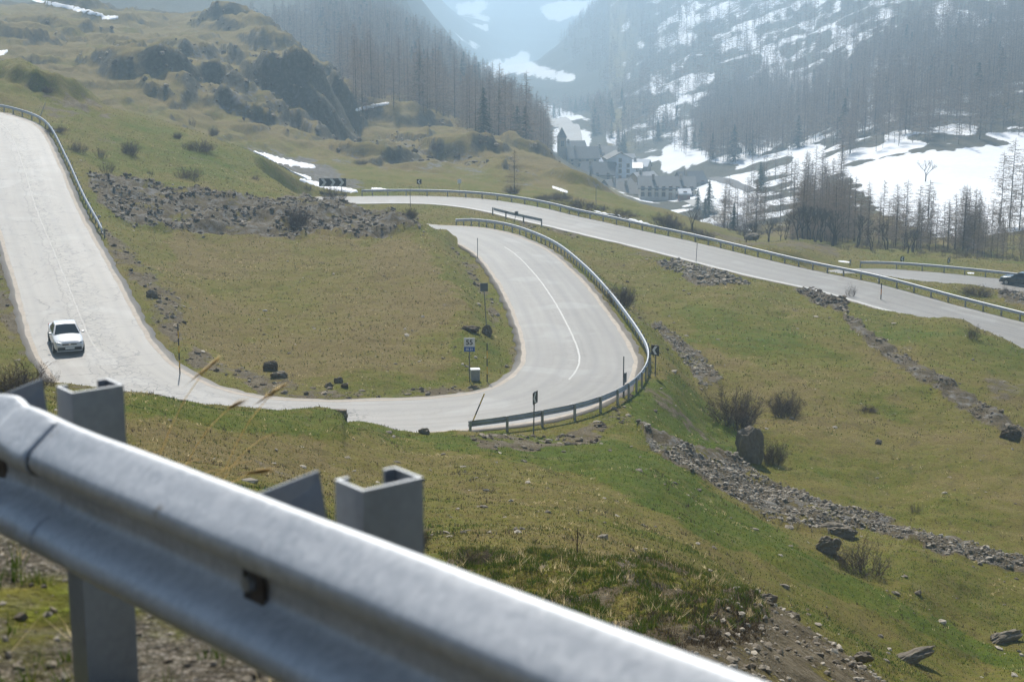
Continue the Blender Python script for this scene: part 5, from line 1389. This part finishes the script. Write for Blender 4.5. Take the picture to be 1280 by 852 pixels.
for px, py, h, lab in ((886,268,44,'tall dark fir in front of the right end of the village'),(872,262,28,'short dark fir left of the tall one by the village'),(881,272,26,'small dark fir at the foot of the tall one by the village'),(738,262-36,14,'tiny dark fir beside the village roofs')):
    p = hit(px, py, 300)
    if p is None or p.y > 700: p = at3(px, py, 400)
    p.z = float(height(p.x, p.y))-.1
    two_part('fir_tree', p, h*p.y/F, 1.25, lab, 'firs by the village', FIR, px*.1)

# ------------------------------------------------------------------ grass
def grass_mat(name, stops, tl=.38):
    t = NT(name); geo = t.n('ShaderNodeNewGeometry'); t.set(Base_Color=t.ramp(geo.outputs['Random Per Island'], stops), Roughness=.7)
    t.b.inputs['Specular IOR Level'].default_value = .2
    tr = t.n('ShaderNodeBsdfTranslucent'); t.l(t.b.inputs['Base Color'].links[0].from_socket, tr.inputs[0]); mx = t.n('ShaderNodeMixShader'); mx.inputs[0].default_value = tl
    t.l(t.b.outputs[0], mx.inputs[1]); t.l(tr.outputs[0], mx.inputs[2]); t.l(mx.outputs[0], t.out.inputs['Surface']); return t.m
M_GRASS = grass_mat('mixed_turf_blades', [(.0, (.045, .075, .010)), (.4, (.11, .118, .022)), (.65, (.19, .155, .055)), (1.0, (.36, .28, .13))])
M_GRASSG = grass_mat('fresh_green_blades', [(.0, (.035, .078, .008)), (.6, (.085, .135, .014)), (1.0, (.18, .18, .04))])
M_STRAW = grass_mat('dry_straw', [(.0, (.52, .39, .18)), (1.0, (.80, .66, .40))], .65)
def blades(x, y, z, h, w, seed, per=4, lean=.5):
    r = np.random.default_rng(seed); n = len(x)*per; X = np.repeat(x, per)+r.normal(0, 1, n)*np.repeat(w*1.6, per); Y = np.repeat(y, per)+r.normal(0, 1, n)*np.repeat(w*1.6, per)
    Z = np.repeat(z, per); H = np.repeat(h, per)*r.uniform(.5, 1.15, n); W = np.repeat(w, per); a = r.uniform(0, 6.28, n); l = r.uniform(0, lean, n)*H; b = r.uniform(0, 6.28, n)
    dx, dy = np.cos(a)*W/2, np.sin(a)*W/2
    V = np.stack([np.stack([X-dx, Y-dy, Z-.02], 1), np.stack([X+dx, Y+dy, Z-.02], 1), np.stack([X+np.cos(b)*l, Y+np.sin(b)*l, Z+H], 1)], 1).reshape(-1, 3)
    return V, np.arange(n*3).reshape(-1, 3)
def grass(name, mask, n, h0, h1, w, seed, mat, power, per, dens=None, lean=.6):
    x, y, z = fill(mask, n, seed, power)
    k = road_dist(x, y) > HALF+.5
    if dens is not None: k &= dens(x, y)
    x, y, z = x[k], y[k], z[k]
    h = np.random.default_rng(seed).uniform(h0, h1, len(x)); V, Fc = blades(x, y, z, h, np.full(len(x), w), seed+1, per, lean)
    tag(np_mesh(name, V, Fc, [mat], smooth=False), kind='stuff')
inframe = (np.abs(A)[None] < .35)
clump = lambda s, th, sd: (lambda x, y: fbm(x/s, y/s, 3, sd) > th)
ok = inframe & (m_rub == 0) & (dirt < .5)
grass('short_grass', ok & (YY > 33) & (YY < 90) & (green < .62), 52000, .025, .075, .035, 200, M_GRASS, 1.6, 2)
grass('green_grass', ok & (YY > 33) & (YY < 100) & (green > .5), 30000, .03, .09, .035, 201, M_GRASSG, 1.6, 2)
grass('short_grass', ok & (YY >= 90) & (YY < 215), 46000, .04, .13, .085, 207, M_GRASS, .6, 2)
grass('tussock_grass', (m_tus > 0) & inframe, 26000, .04, .15, .014, 202, M_GRASSG, 0, 5, clump(.45, .18, 150), .9)
grass('dry_tussock_grass', (m_tus > 0) & inframe, 6500, .05, .20, .012, 203, M_STRAW, 0, 4, clump(.5, .42, 151), 1.4)
M_HEATH = grass_mat('dark_heath_twigs', [(.0, (.04, .03, .02)), (.7, (.11, .08, .05)), (1.0, (.22, .17, .10))], .3)
grass('heath', region([(790,765),(870,735),(935,747),(955,795),(860,822)], 15, 32, .6) & inframe, 4500, .03, .10, .012, 208, M_HEATH, 0, 5, clump(.6, -.1, 155), 1.2)
grass('heath', (m_tus > 0) & inframe, 6000, .03, .08, .012, 209, M_HEATH, 0, 4, clump(.7, .22, 156), 1.3)
grass('short_grass', (m_tus > 0) & inframe, 9000, .04, .10, .02, 204, M_GRASS, 0, 4)
grass('verge_grass', (YY > 3.3) & (YY < 6.5) & inframe, 2600, .03, .10, .006, 205, M_GRASSG, 0, 10, clump(.35, .22, 152), .9)
grass('dry_verge_grass', (YY > 3.3) & (YY < 8.0) & inframe, 420, .04, .12, .005, 206, M_STRAW, 0, 6, clump(.4, .1, 153), 1.6)
x, y, z = fill((YY > 3.2) & (YY < 6) & inframe, 2600, 210, 0); size = .006+.028*np.random.default_rng(1).random(2600)**3
V, Fc = rock_batch(x, y, z, size, flat=.7, seed=15, sink=.3); tag(np_mesh('pebbles', V, Fc, [M_ROCK], smooth=False), kind='stuff')
grass('dark_tufts', ok & (YY > 36) & (YY < 185), 15000, .05, .15, .035, 220, M_HEATH, .7, 5, clump(4, .12, 158), 1.3)
grass('dry_tufts', ok & (YY > 36) & (YY < 185), 11000, .05, .13, .03, 221, M_STRAW, .7, 4, clump(5, .22, 159), 1.5)
# tall dry stalks behind the beam
def stalk(px, py, d, label, plume=.16, group='dry grass stalks behind the beam'):
    tip = at3(px, py, d); bx, by = tip.x-.30, tip.y+.10; bz = float(height(bx, by)); tw = Tw(); r = random.Random(px)
    b = np.array([bx, by, bz-.05]); t_ = np.array(tip); m_ = b*.38+t_*.62+np.array([-.07, 0, .09]); 
    for q in range(6):
        f0, f1 = q/6, (q+1)/6; c_ = lambda f: b*(1-f)**2+2*m_*f*(1-f)+t_*f*f
        tw.tube(c_(f0), c_(f1), .0026-.0014*f0, .0026-.0014*f1, 0, 3)
    ax = (t_-m_)/np.linalg.norm(t_-m_)
    for k in range(150):
        if plume < .05: break
        f = r.random(); q = t_-ax*plume*f; e = q+ax*.04+np.array([r.uniform(-1, 1), r.uniform(-1, 1), r.uniform(-1, 1)])*.016*math.sin(3.14*min(1, f+.15)); tw.sliver(q, e, .007)
    o = tw.build('grass_stalk', [M_STRAW]); tag(o, label, 'grass stalk', group)
stalk(271, 450, 5.0, 'feathery dry grass plume in front of the lower left road'); stalk(354, 482, 5.0, 'feathery dry grass plume at the right end of the visible left road')
stalk(300, 503, 5.2, 'faint dry grass plume just below the road edge near the left post', .08); stalk(330, 588, 4.6, 'short straw plume rising left of the middle post', .09)
for k, (px, py) in enumerate(((205,560),(232,575),(262,570),(285,585),(300,600),(250,590),(318,575),(345,540))): stalk(px, py, 4.6+.1*k, 'thin straw blade of the tuft behind the beam', .03, 'straw blades behind the beam')

# ------------------------------------------------------------------ snow patches lying on the ground
M_SNOW = NT('old_snow'); v_ = M_SNOW.obj(); M_SNOW.set(Base_Color=M_SNOW.ramp(M_SNOW.noise(v_, 1.2, 4, .6), [(.3, (.74, .75, .78)), (.7, (.87, .87, .87))]), Roughness=.7); M_SNOW.bump(M_SNOW.noise(v_, 3, 4, .6), .4, .08); M_SNOW = M_SNOW.m
def snow(line, label, dmin, dmax=700, thick=.16):
    """line: (px, py, height in px) along the patch"""
    L = np.array(line, float); n = 36; s = np.linspace(0, len(L)-1, n); C = np.stack([np.interp(s, np.arange(len(L)), L[:, k]) for k in range(3)], 1)
    rows = []; r = np.random.default_rng(len(label))
    for k in range(n):
        px, py, w = C[k]; w = max(.4, w*(1+.25*r.normal())) if 0 < k < n-1 else .3
        up = [hit(px, py+f*w/2, dmin, dmax) for f in np.linspace(1, -1, 7)]
        if any(u is None for u in up): continue
        rows.append([(u.x, u.y, u.z+thick*(1 if 0 < i < 6 else -.4)) for i, u in enumerate(up)])
    if len(rows) < 4: print('snow lost', label); return
    V = np.array(rows); V[0, :, 2] -= thick*1.2; V[-1, :, 2] -= thick*1.2
    d = np.abs(np.diff(V[:, :, 1], axis=1)).max(); m, c = V.shape[:2]
    ii = np.arange(m*c).reshape(m, c); Fq = np.stack([ii[:-1, :-1], ii[1:, :-1], ii[1:, 1:], ii[:-1, 1:]], -1).reshape(-1, 4)
    o = np_mesh('snow_patch', V.reshape(-1, 3), Fq, [M_SNOW]); tag(o, label, 'snow patch', 'snow patches on the meadows')
snow([(315,191,4),(330,195,7),(350,201,8),(375,206,6),(395,209,3)],'upper long snow strip in the gully behind the green plateau',205)
snow([(336,210,4),(352,214,7),(370,219,6),(390,224,3)],'short snow strip below the long one in the gully',203)
snow([(374,225,3),(395,230,5),(420,236,6),(448,240,3)],'snow strip running under the chevron board',196)
snow([(464,237,3),(475,237.5,4),(486,239,2)],'small snow scrap right of the chevron board',198)
snow([(40,0,4),(65,5,5),(90,10,6),(110,15,6),(130,20,4)],'long white snow strip at the top left hills',330)
snow([(127,22,5),(138,22.5,5),(148,22,3)],'small snow block at the end of the top left strip',330)
snow([(-4,67,6),(4,66,6),(10,64,3)],'snow scrap at the left edge of the far hills',260)
snow([(444,138,3),(455,135,4),(470,132,4),(487,129,3)],'slim snow strip on the terrace below the left forest',300)
snow([(735,265,4),(765,272,8),(800,280,9),(825,289,6),(838,294,2)],'broad snow strip just behind the second road guardrail',196)
snow([(690,234,2),(702,238,3),(710,241,2)],'tiny snow scrap on the slope above the village',205)
snow([(1048,326.5,1.2),(1055,327,2),(1062,328,1.2)],'white snow scrap beside the tiny sign near the lowest road',178,thick=.05)
snow([(1209,341.4,1),(1213,341.4,1.6),(1218,341.8,1)],'small snow lump at the lowest guardrail',160,thick=.05)
# ------------------------------------------------------------------ village
M_SLATE = simple_mat('dark_slate_roof', (.065, .075, .085), .7, var=.3, scale=2)
M_SLATE2 = simple_mat('grey_slab_roof', (.19, .18, .165), .8, var=.25, scale=2)
M_TIN = simple_mat('pale_tin_roof', (.36, .35, .34), .5, .3, var=.2, scale=1)
M_REN_W = simple_mat('pale_render', (.52, .49, .43), .9, var=.12, scale=1); M_REN_B = simple_mat('blue_grey_render', (.50, .57, .64), .9, var=.12, scale=1)
M_REN_T = simple_mat('tan_render', (.60, .47, .32), .9, var=.12, scale=1); M_STONEW = simple_mat('rubble_stone_wall', (.28, .25, .21), .95, var=.35, scale=4)
M_WIN = simple_mat('dark_window_glass', (.03, .04, .05), .15); M_FRAME = simple_mat('wooden_frame', (.22, .15, .10), .8); M_REDW = simple_mat('red_brown_boards', (.24, .09, .06), .8)
def house(name, px, py, d, W, D, H, RH, rz, wall, roof, label, rows=2, cols=3, cat='house', chim=1, gable=False, snowy=False, door=True, base=3.0):
    H, RH = H*.82, RH*.8; a_, _ = pix2at(px, py); x = float(a_)*d; z = float(at3(px, py, d).z); p = Vector((x, d, z))
    rt = empty(name, p, rz); tag(rt, label, cat, 'houses of the village')
    bm = bmesh.new(); w, dd = W/2, D/2
    out = [(-w, -base), (w, -base), (w, H), (0, H+RH-.15), (-w, H)] if gable else None
    if gable: prism(bm, out, -dd, dd, 'y')
    else: prism(bm, [(-dd, -base), (dd, -base), (dd, H), (0, H+RH-.15), (-dd, H)], -w, w, 'x')
    wl = bm_obj('wall', bm, wall, rt)
    bm = bmesh.new(); e = .55; t = .28
    half = w if gable else dd; ln = (dd if gable else w)+.5; sl = RH/half
    prof = [(-half-e, H-e*sl), (0, H+RH), (half+e, H-e*sl), (half+e, H-e*sl+t), (0, H+RH+t), (-half-e, H-e*sl+t)]
    prism(bm, prof, -ln, ln, 'y' if gable else 'x'); rf = bm_obj('roof', bm, roof, rt)
    if snowy:
        bm = bmesh.new(); prism(bm, [(-half-e+.1, H-e*sl+t), (0, H+RH+t), (half+e-.1, H-e*sl+t), (half+e-.1, H-e*sl+t+.25), (0, H+RH+t+.25), (-half-e+.1, H-e*sl+t+.25)], -ln+.1, ln-.1, 'y' if gable else 'x'); bm_obj('snow_cover', bm, M_SNOW, rf)
    for k in range(chim):
        bm = bmesh.new(); cx = (-.25+.5*k)*W; add_box(bm, (0 if gable else cx, -dd*.3 if not gable else cx*.6, H+RH*.8+.5), (.8, .7, 2.0)); bm_obj('chimney', bm, M_STONEW, rf)
    for r_ in range(rows):
        for c in range(cols):
            cx = (c+.5)/cols*W-w; cz = .9+(r_+.35)*H/rows
            if gable and r_ == rows-1 and rows > 2 and abs(cx) > w*.6: continue
            if door and r_ == 0 and c == cols//2:
                bm = bmesh.new(); add_box(bm, (cx, -dd-.02, 1.0), (1.1, .10, 2.1)); bm_obj('door', bm, M_FRAME, rt); continue
            bm = bmesh.new(); add_box(bm, (cx, -dd-.01, cz), (1.15, .10, 1.45)); f = bm_obj('window', bm, M_FRAME, rt)
            bm = bmesh.new(); add_box(bm, (cx, -dd-.06, cz), (.9, .04, 1.2)); bm_obj('pane', bm, M_WIN, f)
    return rt
house('house', 727, 210, 600, 11.5, 10, 5, 4.6, .1, M_STONEW, M_SLATE, 'big house under a broad dark slate roof right beside the church tower', 2, 4)
house('house', 748, 228, 560, 11.5, 9, 4, 4.6, -.15, M_REN_W, M_SLATE, 'pale house with dark slate roof in front of the broad dark roof', 2, 3)
house('tall_house', 772, 225, 565, 8.5, 9, 9.5, 2.6, .12, M_REN_B, M_SLATE2, 'tall narrow blue grey house with tan gable in the middle of the village', 4, 3, gable=True)
house('house', 791, 226, 575, 6, 7, 6, 1.8, -.05, M_REN_B, M_TIN, 'small blue grey house leaning on the tall narrow one', 2, 2)
house('house', 772, 247, 500, 9, 9, 3.2, 3.8, .5, M_STONEW, M_SLATE2, 'low stone house under a grey slab roof near the slope edge', 1, 3)
house('house', 793, 250, 490, 10, 8, 3.0, 3.4, -.25, M_REN_W, M_SLATE2, 'pale house with a wide grey slab roof left of the long dark building', 1, 3)
house('house', 804, 234, 540, 8, 7, 3.5, 2.6, .6, M_REN_T, M_TIN, 'tan house with pale roof behind the long dark building', 2, 2)
house('long_house', 833, 247, 480, 16.5, 9, 4.2, 3.5, -.06, M_REN_W, M_SLATE, 'long pale building with dark roof and rows of windows at the right of the village', 2, 8, chim=2)
house('shed', 855, 247, 466, 3.0, 2.8, 1.5, 1.1, .1, M_REDW, M_TIN, 'little red shed with snow on its roof before the long building', 1, 1, cat='shed', chim=0, snowy=True, base=2)
house('house', 862, 240, 505, 8, 8, 4.2, 3.6, .3, M_STONEW, M_SLATE, 'stone house with dark roof right behind the long building', 2, 3)
house('house', 757, 203, 640, 9, 8, 4.5, 3.4, -.3, M_REN_T, M_SLATE2, 'small tan house at the back of the village beside the snow', 2, 3)
house('house', 716, 196, 650, 9, 8, 4.5, 3.2, .2, M_STONEW, M_SLATE, 'grey house right behind the church tower', 2, 2)
house('hut', 881, 282, 395, 2.2, 2, 1.5, .8, .2, M_FRAME, M_SLATE, 'tiny dark hut standing on the snow below the fir trees', 1, 1, cat='hut', chim=0, door=False, base=1.5)
for q in ((742, 214, 620, 6, 5, 3.2, 2.4, .4, M_REN_W, M_TIN, 'tiny pale house between two dark roofs at the back of the village', 1, 2),
          (812, 243, 515, 6, 6, 3, 2.6, -.5, M_REN_T, M_SLATE2, 'small tan house just left of the far end of the long building', 1, 2),
          (781, 211, 640, 7, 6, 4.5, 2.6, .3, M_REN_W, M_TIN, 'white house with pale roof high at the back of the village', 2, 2),
          (800, 218, 610, 7, 6, 4, 2.6, -.35, M_STONEW, M_SLATE2, 'stone house at the right of the back row of the village', 2, 2)):
    house('house', *q, snowy=q[0] in (742, 800))
# church tower
p = at3(702, 212, 600); rt = empty('church_tower', p, .15); tag(rt, 'slim square stone church tower with pointed roof at the left of the village', 'church tower')
bm = bmesh.new(); add_box(bm, (0, 0, 4.0), (2.9, 2.9, 16)); bm_obj('shaft', bm, simple_mat('tower_stone', (.38, .31, .23), .9, scale=2), rt)
bm = bmesh.new(); add_box(bm, (0, 0, 12.0), (3.3, 3.3, .35)); bm_obj('cornice', bm, M_STONEW, rt)
bm = bmesh.new(); bmesh.ops.create_cone(bm, cap_ends=True, segments=4, radius1=2.35, radius2=.05, depth=3.6, matrix=Matrix.Translation((0, 0, 13.95)) @ Matrix.Rotation(R(45), 4, 'Z')); bm_obj('spire', bm, M_SLATE, rt)
for k in range(4):
    bm = bmesh.new(); m = Matrix.Rotation(k*R(90), 4, 'Z'); add_box(bm, (0, 0, 0), (1.2, .12, 2.0)); bm.transform(m @ Matrix.Translation((0, -1.48, 9.8))); bm_obj('belfry_opening', bm, M_WIN, rt)
# lanes on the valley floor, draped over the ground
def lane(name, line, dmin, width, mat, dmax=2500, dz=.12):
    pts_ = []
    for (px, py) in line:
        q = hit(px, py, dmin, dmax)
        if q: pts_.append(q)
    if len(pts_) < 3: print('lane lost', name); return
    P = catmull(pts_, 12); P, u = resample(P, 4.0 if dmin > 500 else 1.5)
    T = np.gradient(P[:, :2], axis=0); T /= np.linalg.norm(T, axis=1)[:, None]; Nl = np.stack([-T[:, 1], T[:, 0]], 1)
    V = []
    for l in np.linspace(-width/2, width/2, 7):
        x, y = P[:, 0]+Nl[:, 0]*l, P[:, 1]+Nl[:, 1]*l; V.append(np.stack([x, y, height(x, y)+dz], 1))
    V = np.array(V); ii = np.arange(V.shape[0]*V.shape[1]).reshape(V.shape[:2])
    Fq = np.stack([ii[:-1, 1:], ii[:-1, :-1], ii[1:, :-1], ii[1:, 1:]], -1).reshape(-1, 4)
    tag(np_mesh(name, V.reshape(-1, 3), Fq, [mat]), kind='structure')
M_LANE = simple_mat('pale_valley_lane', (.36, .345, .32), .8, var=.12, scale=.3)
lane('valley_road', [(846,249),(862,251),(880,258),(900,272),(918,284),(930,289)], 240, 3.2, M_LANE, 500)
lane('valley_road', [(714,186),(714,178),(713,168),(710,158),(700,152),(680,150),(655,148)], 560, 11, M_LANE, dz=.4)
lane('valley_track', [(890,222),(905,226),(922,232),(940,240)], 300, 3.0, simple_mat('bare_track', (.11, .10, .09), .9), 600)
